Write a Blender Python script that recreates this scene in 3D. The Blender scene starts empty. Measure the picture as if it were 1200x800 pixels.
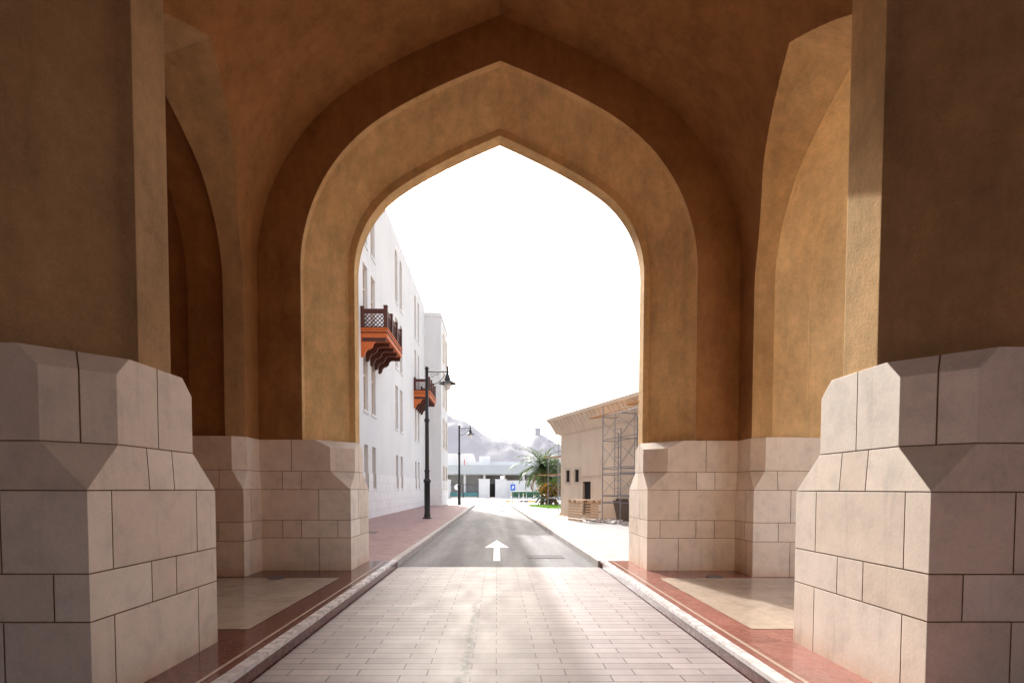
import bpy, bmesh, math, random
from mathutils import Vector, Matrix, noise
random.seed(7)
R = math.radians
sc = bpy.context.scene
COL = sc.collection

# ------------------------------------------------------------------ camera
cam_d = bpy.data.cameras.new('camera')
cam = bpy.data.objects.new('camera', cam_d); COL.objects.link(cam)
H_EYE = 1.6
cam.location = (0, 0, H_EYE)
yaw, pitch, roll = R(0.5), R(2.0), R(0.1)
cam.rotation_euler = (Matrix.Rotation(-yaw, 4, 'Z') @ Matrix.Rotation(R(90) - pitch, 4, 'X') @ Matrix.Rotation(roll, 4, 'Z')).to_euler()
cam_d.sensor_width = 36; cam_d.lens = 18.0
cam_d.shift_x = (600 - 587.24) / 1200.0
cam_d.shift_y = (593.5 - 400) / 1200.0
cam_d.clip_end = 6000; cam_d.clip_start = 0.05
sc.camera = cam
sc.view_settings.view_transform = 'Standard'
sc.view_settings.look = 'None'
sc.view_settings.exposure = 0
sc.view_settings.gamma = 1
sc.cycles.max_bounces = 14
sc.cycles.diffuse_bounces = 9
sc.cycles.glossy_bounces = 5

# ------------------------------------------------------------------ light
SUN_AZ = -14.2     # degrees from +Y towards +X
SUN_EL = 30.8
w = bpy.data.worlds.new('World'); sc.world = w; w.use_nodes = True
nt = w.node_tree; nt.nodes.clear()
out = nt.nodes.new('ShaderNodeOutputWorld'); bg = nt.nodes.new('ShaderNodeBackground')
sky = nt.nodes.new('ShaderNodeTexSky'); sky.sky_type = 'NISHITA'; sky.sun_disc = False
sky.sun_elevation = R(SUN_EL); sky.sun_rotation = R(SUN_AZ)
sky.air_density = 1.0; sky.dust_density = 5.0; sky.ozone_density = 0.6
bg.inputs['Strength'].default_value = 0.15
hz = nt.nodes.new('ShaderNodeMixRGB'); hz.blend_type = 'ADD'; hz.inputs['Fac'].default_value = 1.0
hz.inputs['Color2'].default_value = (6.0, 6.1, 6.6, 1)       # even white haze added to brighten the sky light
nt.links.new(sky.outputs[0], hz.inputs['Color1'])
# glow added around the sun direction to strengthen the sunlight
sv = (math.sin(R(SUN_AZ)) * math.cos(R(SUN_EL)), math.cos(R(SUN_AZ)) * math.cos(R(SUN_EL)), math.sin(R(SUN_EL)))
wtc = nt.nodes.new('ShaderNodeTexCoord'); dt = nt.nodes.new('ShaderNodeVectorMath'); dt.operation = 'DOT_PRODUCT'
nt.links.new(wtc.outputs['Generated'], dt.inputs[0]); dt.inputs[1].default_value = sv
mx0 = nt.nodes.new('ShaderNodeMath'); mx0.operation = 'MAXIMUM'; nt.links.new(dt.outputs['Value'], mx0.inputs[0]); mx0.inputs[1].default_value = 0.0
pw = nt.nodes.new('ShaderNodeMath'); pw.operation = 'POWER'; nt.links.new(mx0.outputs[0], pw.inputs[0]); pw.inputs[1].default_value = 150.0
ml_ = nt.nodes.new('ShaderNodeMath'); ml_.operation = 'MULTIPLY'; nt.links.new(pw.outputs[0], ml_.inputs[0]); ml_.inputs[1].default_value = 600.0
gl = nt.nodes.new('ShaderNodeVectorMath'); gl.operation = 'SCALE'; gl.inputs[0].default_value = (1.0, 0.97, 0.92); nt.links.new(ml_.outputs[0], gl.inputs['Scale'])
ag = nt.nodes.new('ShaderNodeVectorMath'); ag.operation = 'ADD'; nt.links.new(hz.outputs[0], ag.inputs[0]); nt.links.new(gl.outputs[0], ag.inputs[1])
nt.links.new(ag.outputs[0], bg.inputs['Color']); nt.links.new(bg.outputs[0], out.inputs['Surface'])
sd = bpy.data.lights.new('sun', 'SUN'); sd.energy = 5.0; sd.angle = R(0.5); sd.color = (1.0, 0.985, 0.96)
so = bpy.data.objects.new('sun', sd); COL.objects.link(so)
dv = Vector((math.sin(R(SUN_AZ)) * math.cos(R(SUN_EL)), math.cos(R(SUN_AZ)) * math.cos(R(SUN_EL)), math.sin(R(SUN_EL))))
so.rotation_euler = dv.to_track_quat('Z', 'Y').to_euler()
so.location = (-20, 60, 40)

# ------------------------------------------------------------------ materials
def new_mat(name):
    m = bpy.data.materials.new(name); m.use_nodes = True
    t = m.node_tree
    b = t.nodes['Principled BSDF']
    return m, t, b

def N(t, kind, **kw):
    n = t.nodes.new(kind)
    for k, v in kw.items():
        if k in n.inputs.keys(): n.inputs[k].default_value = v
        else: setattr(n, k, v)
    return n

def ramp(t, src, stops):
    r = t.nodes.new('ShaderNodeValToRGB')
    while len(r.color_ramp.elements) < len(stops): r.color_ramp.elements.new(0.5)
    for e, (p, c) in zip(r.color_ramp.elements, stops):
        e.position = p; e.color = (c[0], c[1], c[2], 1) if hasattr(c, '__len__') else (c, c, c, 1)
    t.links.new(src, r.inputs[0]); return r.outputs[0]

def mix(t, mode, fac, a, b):
    n = t.nodes.new('ShaderNodeMixRGB'); n.blend_type = mode
    for sock, v in (('Fac', fac), ('Color1', a), ('Color2', b)):
        if hasattr(v, 'is_linked') or hasattr(v, 'links'): t.links.new(v, n.inputs[sock])
        elif hasattr(v, '__len__'): n.inputs[sock].default_value = (v[0], v[1], v[2], 1)
        else: n.inputs[sock].default_value = v
    return n.outputs[0]

def coords(t, scale=(1, 1, 1)):
    c = t.nodes.new('ShaderNodeTexCoord'); m = t.nodes.new('ShaderNodeMapping'); m.inputs['Scale'].default_value = scale
    t.links.new(c.outputs['Object'], m.inputs[0]); return m.outputs[0]

def tex_noise(t, vec, scale, detail=4, rough=0.55):
    n = t.nodes.new('ShaderNodeTexNoise'); n.inputs['Scale'].default_value = scale
    n.inputs['Detail'].default_value = detail; n.inputs['Roughness'].default_value = rough
    t.links.new(vec, n.inputs['Vector']); return n.outputs['Fac']

def bump(t, b, h, dist, strength=1.0, bevel=0.0):
    n = t.nodes.new('ShaderNodeBump'); n.inputs['Strength'].default_value = strength; n.inputs['Distance'].default_value = dist
    t.links.new(h, n.inputs['Height'])
    if bevel:
        bv = t.nodes.new('ShaderNodeBevel'); bv.samples = 4; bv.inputs['Radius'].default_value = bevel
        t.links.new(bv.outputs[0], n.inputs['Normal'])
    t.links.new(n.outputs[0], b.inputs['Normal'])

def surface(name, c1, c2, scale=3.0, rough=0.8, bscale=40, bdist=0.003, bevel=0.0, stain=None, spec=0.3, fine=0.12, stretch=(1, 1, 1)):
    """general mottled surface: two colours mixed by noise, fine grain, optional darker stains, bump"""
    m, t, b = new_mat(name)
    v = coords(t, stretch)
    col = ramp(t, tex_noise(t, v, scale, 6, 0.62), [(0.3, c1), (0.7, c2)])
    g = ramp(t, tex_noise(t, v, bscale, 5, 0.7), [(0.25, 1 - fine), (0.75, 1 + fine)])
    col = mix(t, 'MULTIPLY', 1.0, col, g)
    if stain:
        s = ramp(t, tex_noise(t, coords(t, stain[1]), stain[2], 7, 0.6), [(0.5, 1.0), (0.72, stain[0])])
        col = mix(t, 'MULTIPLY', 1.0, col, s)
    t.links.new(col, b.inputs['Base Color'])
    b.inputs['Roughness'].default_value = rough
    b.inputs['Specular IOR Level'].default_value = spec
    if bdist: bump(t, b, tex_noise(t, v, bscale, 6, 0.65), bdist, 1.0, bevel)
    return m

def plain(name, c, rough=0.5, metal=0.0, spec=0.5):
    m, t, b = new_mat(name)
    v = coords(t); n = ramp(t, tex_noise(t, v, 9, 4), [(0.3, 0.82), (0.7, 1.12)])
    t.links.new(mix(t, 'MULTIPLY', 1.0, c, n), b.inputs['Base Color'])
    b.inputs['Roughness'].default_value = rough; b.inputs['Metallic'].default_value = metal
    b.inputs['Specular IOR Level'].default_value = spec
    return m

M = {}
def plaster_mat(name, c1, c2):
    m, t, b = new_mat(name)
    v = coords(t)
    big = tex_noise(t, v, 0.55, 6, 0.6)
    col = ramp(t, big, [(0.3, c1), (0.7, c2)])
    cloud = ramp(t, tex_noise(t, coords(t, (1, 1, 0.55)), 2.3, 8, 0.72), [(0.3, 0.72), (0.55, 1.0), (0.75, 1.2)])
    col = mix(t, 'MULTIPLY', 1.0, col, cloud)
    grain = ramp(t, tex_noise(t, v, 70, 4, 0.75), [(0.25, 0.84), (0.75, 1.15)])
    col = mix(t, 'MULTIPLY', 1.0, col, grain)
    col = mix(t, 'MULTIPLY', 1.0, col, ramp(t, tex_noise(t, coords(t, (1, 1, 0.07)), 5.5, 7, 0.65), [(0.5, 1.0), (0.74, 0.86)]))   # rain streaks
    col = mix(t, 'MULTIPLY', 1.0, col, ramp(t, tex_noise(t, coords(t, (1, 1, 1)), 7.0, 9, 0.8), [(0.3, 0.86), (0.7, 1.1)]))
    ck = t.nodes.new('ShaderNodeTexVoronoi'); ck.feature = 'DISTANCE_TO_EDGE'; ck.inputs['Scale'].default_value = 0.42
    wv_ = t.nodes.new('ShaderNodeVectorMath'); wv_.operation = 'ADD'; nz_ = t.nodes.new('ShaderNodeTexNoise'); nz_.inputs['Scale'].default_value = 2.2; nz_.inputs['Detail'].default_value = 6
    t.links.new(v, nz_.inputs['Vector']); t.links.new(v, wv_.inputs[0]); t.links.new(nz_.outputs['Color'], wv_.inputs[1]); t.links.new(wv_.outputs[0], ck.inputs['Vector'])
    crk = mix(t, 'MULTIPLY', 1.0, ramp(t, ck.outputs['Distance'], [(0.0, 0.38), (0.0018, 0.0)]), ramp(t, tex_noise(t, v, 0.9, 3), [(0.57, 0.0), (0.64, 1.0)]))
    col = mix(t, 'MIX', crk, col, (c1[0] * 0.25, c1[1] * 0.2, c1[2] * 0.2))                                                      # hairline cracks here and there
    # pale trowel patches and salt blooms
    patch = ramp(t, tex_noise(t, coords(t, (1, 1, 1.3)), 1.7, 9, 0.75), [(0.57, 0.0), (0.70, 0.28)])
    col = mix(t, 'MIX', patch, col, (c2[0] * 1.22, c2[1] * 1.17, c2[2] * 1.15))
    t.links.new(col, b.inputs['Base Color'])
    b.inputs['Roughness'].default_value = 0.9; b.inputs['Specular IOR Level'].default_value = 0.2
    h = mix(t, 'ADD', 0.35, tex_noise(t, v, 60, 6, 0.7), tex_noise(t, v, 9, 6, 0.6))
    bump(t, b, h, 0.008, 0.8, 0.018)
    return m
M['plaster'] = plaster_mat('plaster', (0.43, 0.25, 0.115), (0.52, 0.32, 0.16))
M['lit_plaster'] = plaster_mat('lit_plaster', (0.69, 0.42, 0.18), (0.80, 0.53, 0.255))  # same plaster, brighter light put into its colour
M['shaded_plaster'] = plaster_mat('shaded_plaster', (0.335, 0.15, 0.05), (0.43, 0.205, 0.075))  # same plaster, shade put into its colour

def stone_mat(name, c1, c2, c3):
    m, t, b = new_mat(name)
    v = coords(t)
    geo = t.nodes.new('ShaderNodeAttribute'); geo.attribute_name = 'tone'; geo.attribute_type = 'GEOMETRY'
    col = ramp(t, geo.outputs['Fac'], [(0.0, c1), (0.5, c2), (1.0, c3)])
    col = mix(t, 'MULTIPLY', 1.0, col, ramp(t, tex_noise(t, v, 3.2, 8, 0.7), [(0.28, 0.80), (0.5, 1.0), (0.75, 1.1)]))
    col = mix(t, 'MULTIPLY', 1.0, col, ramp(t, tex_noise(t, v, 55, 4, 0.7), [(0.3, 0.93), (0.7, 1.05)]))
    pits = t.nodes.new('ShaderNodeTexVoronoi'); pits.inputs['Scale'].default_value = 38; t.links.new(v, pits.inputs['Vector'])
    pm = mix(t, 'MULTIPLY', 1.0, ramp(t, pits.outputs['Distance'], [(0.06, 1.0), (0.16, 0.0)]), ramp(t, tex_noise(t, v, 4.0, 5, 0.6), [(0.55, 0.0), (0.68, 1.0)]))
    col = mix(t, 'MIX', pm, col, (0.30, 0.21, 0.14))
    # rusty tide line near the floor and rain marks
    sep = t.nodes.new('ShaderNodeSeparateXYZ'); t.links.new(v, sep.inputs[0])
    low = ramp(t, sep.outputs['Z'], [(0.16, 1.0), (0.34, 0.0)])
    lowm = mix(t, 'MULTIPLY', 1.0, low, ramp(t, tex_noise(t, coords(t, (1, 1, 0.4)), 6, 6, 0.7), [(0.3, 0.15), (0.7, 0.8)]))
    col = mix(t, 'MULTIPLY', lowm, col, (0.80, 0.62, 0.45))
    run = ramp(t, tex_noise(t, coords(t, (1, 1, 0.08)), 9, 6, 0.65), [(0.56, 1.0), (0.76, 0.84)])
    col = mix(t, 'MULTIPLY', 1.0, col, run)
    t.links.new(col, b.inputs['Base Color'])
    b.inputs['Roughness'].default_value = 0.62; b.inputs['Specular IOR Level'].default_value = 0.35
    h = mix(t, 'SUBTRACT', 0.6, tex_noise(t, v, 30, 7, 0.7), pm)
    bump(t, b, h, 0.002, 0.8, 0.007)
    return m
M['stone'] = stone_mat('limestone', (0.76, 0.63, 0.51), (0.86, 0.735, 0.61), (0.90, 0.805, 0.70))
M['mortar'] = surface('mortar', (0.27, 0.14, 0.06), (0.36, 0.20, 0.095), 20, 0.95, 80, 0.001)

M['white_wall'] = surface('white_render', (0.68, 0.675, 0.67), (0.735, 0.73, 0.725), 0.6, 0.85, 30, 0.004, 0.0, (0.93, (1, 1, 0.15), 1.2))
M['tan_wall'] = surface('tan_render', (0.74, 0.62, 0.49), (0.82, 0.70, 0.57), 0.8, 0.9, 25, 0.006, 0.0, (0.86, (1, 1, 0.3), 1.5))
M['beige_trim'] = surface('beige_trim', (0.60, 0.50, 0.40), (0.66, 0.56, 0.46), 2, 0.8, 40, 0.002)
M['glass'] = plain('dark_glass', (0.05, 0.05, 0.05), 0.08, 0, 0.6)
M['glass_dim'] = plain('beige_glass', (0.36, 0.31, 0.27), 0.12, 0, 0.6)  # beige-grey panes of the upper windows
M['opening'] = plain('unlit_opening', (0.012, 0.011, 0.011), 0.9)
M['black_metal'] = plain('black_metal', (0.012, 0.012, 0.014), 0.4, 0.0, 0.5)
M['steel'] = plain('scaffold_steel', (0.24, 0.24, 0.28), 0.5, 0.4)
M['bulb'] = plain('opal_globe', (0.85, 0.85, 0.84), 0.25)
M['concrete'] = surface('kerb_concrete', (0.46, 0.42, 0.40), (0.58, 0.54, 0.51), 4, 0.85, 40, 0.004, 0.0, (0.75, (1, 1, 1), 2.0))
M['white_paint'] = surface('white_paint', (0.74, 0.73, 0.72), (0.82, 0.81, 0.80), 1, 0.6, 30, 0.001)
M['grey_cladding'] = surface('grey_cladding', (0.50, 0.55, 0.57), (0.56, 0.60, 0.62), 0.5, 0.6, 20, 0.001)
M['teal'] = plain('teal_panel', (0.06, 0.30, 0.30), 0.5)
M['blue_sign'] = plain('blue_sign', (0.01, 0.12, 0.62), 0.4)
M['green_plastic'] = plain('green_plastic', (0.025, 0.11, 0.05), 0.5)
M['yellow'] = plain('yellow_paint', (0.70, 0.42, 0.04), 0.6)
M['red'] = plain('red_paint', (0.6, 0.05, 0.04), 0.6)
M['rubber'] = plain('rubber', (0.02, 0.02, 0.02), 0.8)
M['soil'] = surface('soil', (0.30, 0.21, 0.14), (0.46, 0.35, 0.25), 3, 0.95, 20, 0.03)

def wood_mat(name, c1, c2, rough=0.55):
    m, t, b = new_mat(name)
    v = coords(t, (1, 1, 1))
    wv = t.nodes.new('ShaderNodeTexNoise'); wv.inputs['Scale'].default_value = 5; wv.inputs['Detail'].default_value = 6
    mp = coords(t, (9, 1, 6)); t.links.new(mp, wv.inputs['Vector'])
    col = ramp(t, wv.outputs['Fac'], [(0.3, c1), (0.7, c2)])
    t.links.new(col, b.inputs['Base Color']); b.inputs['Roughness'].default_value = rough
    bump(t, b, wv.outputs['Fac'], 0.003)
    return m
M['wood_dark'] = wood_mat('dark_stained_wood', (0.055, 0.012, 0.006), (0.10, 0.025, 0.012), 0.65)
M['wood_red'] = wood_mat('red_stained_wood', (0.48, 0.10, 0.018), (0.66, 0.17, 0.035), 0.65)
M['plank'] = wood_mat('raw_plank', (0.52, 0.27, 0.11), (0.66, 0.38, 0.17), 0.8)
M['pallet'] = wood_mat('pallet_wood', (0.55, 0.36, 0.22), (0.72, 0.52, 0.35), 0.85)
M['plywood'] = wood_mat('weathered_ply', (0.11, 0.08, 0.06), (0.18, 0.13, 0.10), 0.9)

def paving_mat():
    m, t, b = new_mat('road_setts')
    v = coords(t)
    br = t.nodes.new('ShaderNodeTexBrick'); t.links.new(v, br.inputs['Vector'])
    br.offset = 0.37; br.offset_frequency = 2; br.squash = 1.0
    br.inputs['Scale'].default_value = 1.0; br.inputs['Brick Width'].default_value = 0.6; br.inputs['Row Height'].default_value = 0.15
    br.inputs['Mortar Size'].default_value = 0.0050; br.inputs['Mortar Smooth'].default_value = 0.25; br.inputs['Bias'].default_value = 0.0
    br.inputs['Color1'].default_value = (0.36, 0.30, 0.29, 1); br.inputs['Color2'].default_value = (0.42, 0.355, 0.345, 1)
    br.inputs['Mortar'].default_value = (0.085, 0.062, 0.056, 1)
    br2 = t.nodes.new('ShaderNodeTexBrick'); t.links.new(v, br2.inputs['Vector'])
    br2.offset = 0.37; br2.offset_frequency = 2
    for k, x in (('Scale', 1.0), ('Brick Width', 0.6), ('Row Height', 0.15), ('Mortar Size', 0.0)): br2.inputs[k].default_value = x
    br2.inputs['Color1'].default_value = (0.94, 0.94, 0.94, 1); br2.inputs['Color2'].default_value = (1.06, 1.04, 1.04, 1)
    col = mix(t, 'MULTIPLY', 0.7, br.outputs['Color'], br2.outputs['Color'])
    col = mix(t, 'MULTIPLY', 1.0, col, ramp(t, tex_noise(t, coords(t, (1, 0.35, 1)), 2.2, 8, 0.7), [(0.3, 0.84), (0.7, 1.1)]))
    # darkened wheel tracks with scuffs along y
    sep = t.nodes.new('ShaderNodeSeparateXYZ'); t.links.new(v, sep.inputs[0])
    wob = tex_noise(t, coords(t, (0.0, 1.4, 0)), 1.6, 6, 0.7)
    mth = t.nodes.new('ShaderNodeMath'); mth.operation = 'MULTIPLY_ADD'; t.links.new(wob, mth.inputs[0]); mth.inputs[1].default_value = 0.30; mth.inputs[2].default_value = 0.13
    ad = t.nodes.new('ShaderNodeMath'); ad.operation = 'ADD'; t.links.new(sep.outputs['X'], ad.inputs[0]); t.links.new(mth.outputs[0], ad.inputs[1])
    ab = t.nodes.new('ShaderNodeMath'); ab.operation = 'ABSOLUTE'; t.links.new(ad.outputs[0], ab.inputs[0])
    line = ramp(t, ab.outputs[0], [(0.012, 1.0), (0.06, 0.0)])
    yy = t.nodes.new('ShaderNodeMapRange'); yy.inputs[1].default_value = 4.0; yy.inputs[2].default_value = 7.6; t.links.new(sep.outputs['Y'], yy.inputs[0])
    ym = ramp(t, yy.outputs[0], [(0.0, 0.95), (0.45, 1.0), (0.8, 0.8), (1.0, 0.0)])
    st = mix(t, 'MULTIPLY', 1.0, line, ym)
    st = mix(t, 'MULTIPLY', 1.0, st, ramp(t, tex_noise(t, v, 16, 6, 0.7), [(0.38, 0.0), (0.50, 1.0)]))
    col = mix(t, 'MIX', st, col, (0.05, 0.04, 0.038))
    t.links.new(col, b.inputs['Base Color'])
    rg = ramp(t, tex_noise(t, coords(t, (1, 0.3, 1)), 3.5, 8, 0.7), [(0.3, 0.38), (0.7, 0.58)])
    t.links.new(rg, b.inputs['Roughness']); b.inputs['Specular IOR Level'].default_value = 0.35
    h = mix(t, 'ADD', 0.15, br.outputs['Fac'], tex_noise(t, v, 40, 5, 0.6))
    n = t.nodes.new('ShaderNodeBump'); n.invert = True; n.inputs['Distance'].default_value = 0.005; n.inputs['Strength'].default_value = 0.9
    t.links.new(h, n.inputs['Height']); t.links.new(n.outputs[0], b.inputs['Normal'])
    return m
M['paving'] = paving_mat()

def tile_mat(name, c1, c2, mortar, bw, rh, ms, rough, veins=None, offset=0.5, spec=0.5, rot=0):
    m, t, b = new_mat(name)
    v = coords(t)
    if rot:
        mp = t.nodes.new('ShaderNodeMapping'); mp.inputs['Rotation'].default_value = (0, 0, rot); t.links.new(v, mp.inputs[0]); v = mp.outputs[0]
    br = t.nodes.new('ShaderNodeTexBrick'); t.links.new(v, br.inputs['Vector'])
    br.offset = offset
    for k, x in (('Scale', 1.0), ('Brick Width', bw), ('Row Height', rh), ('Mortar Size', ms), ('Mortar Smooth', 0.2)): br.inputs[k].default_value = x
    br.inputs['Color1'].default_value = (*c1, 1); br.inputs['Color2'].default_value = (*c2, 1); br.inputs['Mortar'].default_value = (*mortar, 1)
    col = mix(t, 'MULTIPLY', 1.0, br.outputs['Color'], ramp(t, tex_noise(t, v, 3.0, 9, 0.72), [(0.25, 0.72), (0.5, 1.0), (0.75, 1.22)]))
    col = mix(t, 'MULTIPLY', 1.0, col, ramp(t, tex_noise(t, v, 60, 4, 0.7), [(0.3, 0.92), (0.7, 1.08)]))
    if veins:
        vn = ramp(t, tex_noise(t, coords(t, (1, 1, 1)), 5.5, 10, 0.78), [(0.47, 0.0), (0.5, veins[1]), (0.53, 0.0)])
        col = mix(t, 'MIX', vn, col, veins[0])
    t.links.new(col, b.inputs['Base Color'])
    rg = ramp(t, tex_noise(t, v, 6, 7, 0.7), [(0.3, rough * 0.75), (0.7, rough * 1.5)])
    t.links.new(rg, b.inputs['Roughness']); b.inputs['Specular IOR Level'].default_value = spec
    n = t.nodes.new('ShaderNodeBump'); n.invert = True; n.inputs['Distance'].default_value = 0.0006; n.inputs['Strength'].default_value = 0.25
    t.links.new(br.outputs['Fac'], n.inputs['Height']); t.links.new(n.outputs[0], b.inputs['Normal'])
    return m
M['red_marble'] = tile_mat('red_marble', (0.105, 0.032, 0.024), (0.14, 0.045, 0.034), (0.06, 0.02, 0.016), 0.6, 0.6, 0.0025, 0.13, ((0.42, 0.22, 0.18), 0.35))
M['red_marble_sunlit'] = tile_mat('sunlit_red_marble', (0.27, 0.10, 0.075), (0.34, 0.135, 0.105), (0.17, 0.07, 0.055), 0.6, 0.6, 0.0025, 0.16, ((0.48, 0.28, 0.24), 0.4))  # the same red marble with sunlight put into its colour
M['beige_marble'] = tile_mat('beige_granite', (0.47, 0.375, 0.295), (0.53, 0.43, 0.34), (0.36, 0.28, 0.22), 0.9, 0.9, 0.0015, 0.16, None)
M['kerb_marble'] = tile_mat('pale_kerb_marble', (0.70, 0.65, 0.64), (0.78, 0.73, 0.715), (0.20, 0.15, 0.14), 0.9, 0.9, 0.004, 0.25, ((0.55, 0.46, 0.44), 0.4), 0.0)
M['pale_line'] = surface('pale_marble_line', (0.50, 0.38, 0.30), (0.58, 0.46, 0.37), 8, 0.25, 40, 0.0005)
M['brick_walk'] = tile_mat('mauve_block_paving', (0.27, 0.165, 0.16), (0.36, 0.225, 0.215), (0.17, 0.11, 0.105), 0.21, 0.105, 0.004, 0.62, None, 0.5, 0.3)
M['pale_walk'] = tile_mat('pale_block_paving', (0.35, 0.335, 0.33), (0.40, 0.385, 0.38), (0.28, 0.265, 0.26), 0.21, 0.105, 0.004, 0.7, None, 0.5, 0.3)

def asphalt_mat():
    m, t, b = new_mat('asphalt')
    v = coords(t)
    col = ramp(t, tex_noise(t, coords(t, (1, 0.22, 1)), 1.3, 8, 0.68), [(0.3, (0.11, 0.106, 0.107)), (0.55, (0.155, 0.15, 0.15)), (0.75, (0.21, 0.204, 0.203))])
    sep = t.nodes.new('ShaderNodeSeparateXYZ'); t.links.new(v, sep.inputs[0])
    tr = t.nodes.new('ShaderNodeMath'); tr.operation = 'SINE'
    ml = t.nodes.new('ShaderNodeMath'); ml.operation = 'MULTIPLY_ADD'; t.links.new(sep.outputs['X'], ml.inputs[0]); ml.inputs[1].default_value = 4.0; ml.inputs[2].default_value = 1.4
    t.links.new(ml.outputs[0], tr.inputs[0])
    col = mix(t, 'MULTIPLY', 1.0, col, ramp(t, tr.outputs[0], [(0.0, 1.0), (1.0, 1.25)]))
    col = mix(t, 'MULTIPLY', 1.0, col, ramp(t, tex_noise(t, v, 90, 3, 0.8), [(0.3, 0.7), (0.7, 1.35)]))
    t.links.new(col, b.inputs['Base Color'])
    t.links.new(ramp(t, tex_noise(t, coords(t, (1.6, 0.1, 1)), 1.5, 6, 0.6), [(0.35, 0.62), (0.65, 0.8)]), b.inputs['Roughness']); b.inputs['Specular IOR Level'].default_value = 0.25
    bump(t, b, tex_noise(t, v, 120, 3, 0.7), 0.002, 0.5)
    return m
M['asphalt'] = asphalt_mat()
M['pale_road'] = surface('pale_concrete', (0.42, 0.39, 0.37), (0.52, 0.49, 0.46), 0.6, 0.85, 20, 0.004)  # light-coloured concrete of the cross road
M['ground'] = surface('sandy_ground', (0.40, 0.33, 0.26), (0.50, 0.42, 0.34), 0.4, 0.95, 12, 0.01)
M['grass'] = surface('grass_blades', (0.07, 0.16, 0.02), (0.13, 0.26, 0.03), 4, 0.8, 40, 0.0)

def leaf_mat(name, c1, c2, trans=0.35):
    m, t, b = new_mat(name)
    oi = t.nodes.new('ShaderNodeNewGeometry')
    col = ramp(t, oi.outputs['Random Per Island'], [(0.0, c1), (1.0, c2)])
    t.links.new(col, b.inputs['Base Color']); b.inputs['Roughness'].default_value = 0.5
    tr = t.nodes.new('ShaderNodeBsdfTranslucent'); t.links.new(col, tr.inputs[0])
    mx = t.nodes.new('ShaderNodeMixShader'); mx.inputs[0].default_value = trans
    o = t.nodes['Material Output']
    t.links.new(b.outputs[0], mx.inputs[1]); t.links.new(tr.outputs[0], mx.inputs[2]); t.links.new(mx.outputs[0], o.inputs[0])
    return m
M['palm_leaf'] = leaf_mat('palm_leaf', (0.06, 0.115, 0.03), (0.14, 0.22, 0.06))
M['tree_leaf'] = leaf_mat('tree_leaf', (0.06, 0.12, 0.02), (0.16, 0.24, 0.05), 0.45)
M['flower'] = leaf_mat('orange_blossom', (0.50, 0.20, 0.02), (0.62, 0.33, 0.04), 0.4)
M['dry_leaf'] = leaf_mat('dry_frond', (0.22, 0.14, 0.07), (0.34, 0.23, 0.12))
M['bark'] = surface('bark', (0.09, 0.06, 0.04), (0.16, 0.11, 0.08), 10, 0.95, 30, 0.02)

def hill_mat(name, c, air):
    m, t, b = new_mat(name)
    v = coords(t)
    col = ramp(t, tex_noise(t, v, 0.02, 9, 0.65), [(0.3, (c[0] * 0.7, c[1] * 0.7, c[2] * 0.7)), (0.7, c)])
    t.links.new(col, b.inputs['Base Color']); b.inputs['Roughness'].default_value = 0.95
    b.inputs['Emission Color'].default_value = (*air, 1); b.inputs['Emission Strength'].default_value = 1.0   # glow put into the rock to stand for hazy air
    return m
M['hill'] = hill_mat('hazy_rock', (0.17, 0.155, 0.16), (0.375, 0.37, 0.415))

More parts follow.
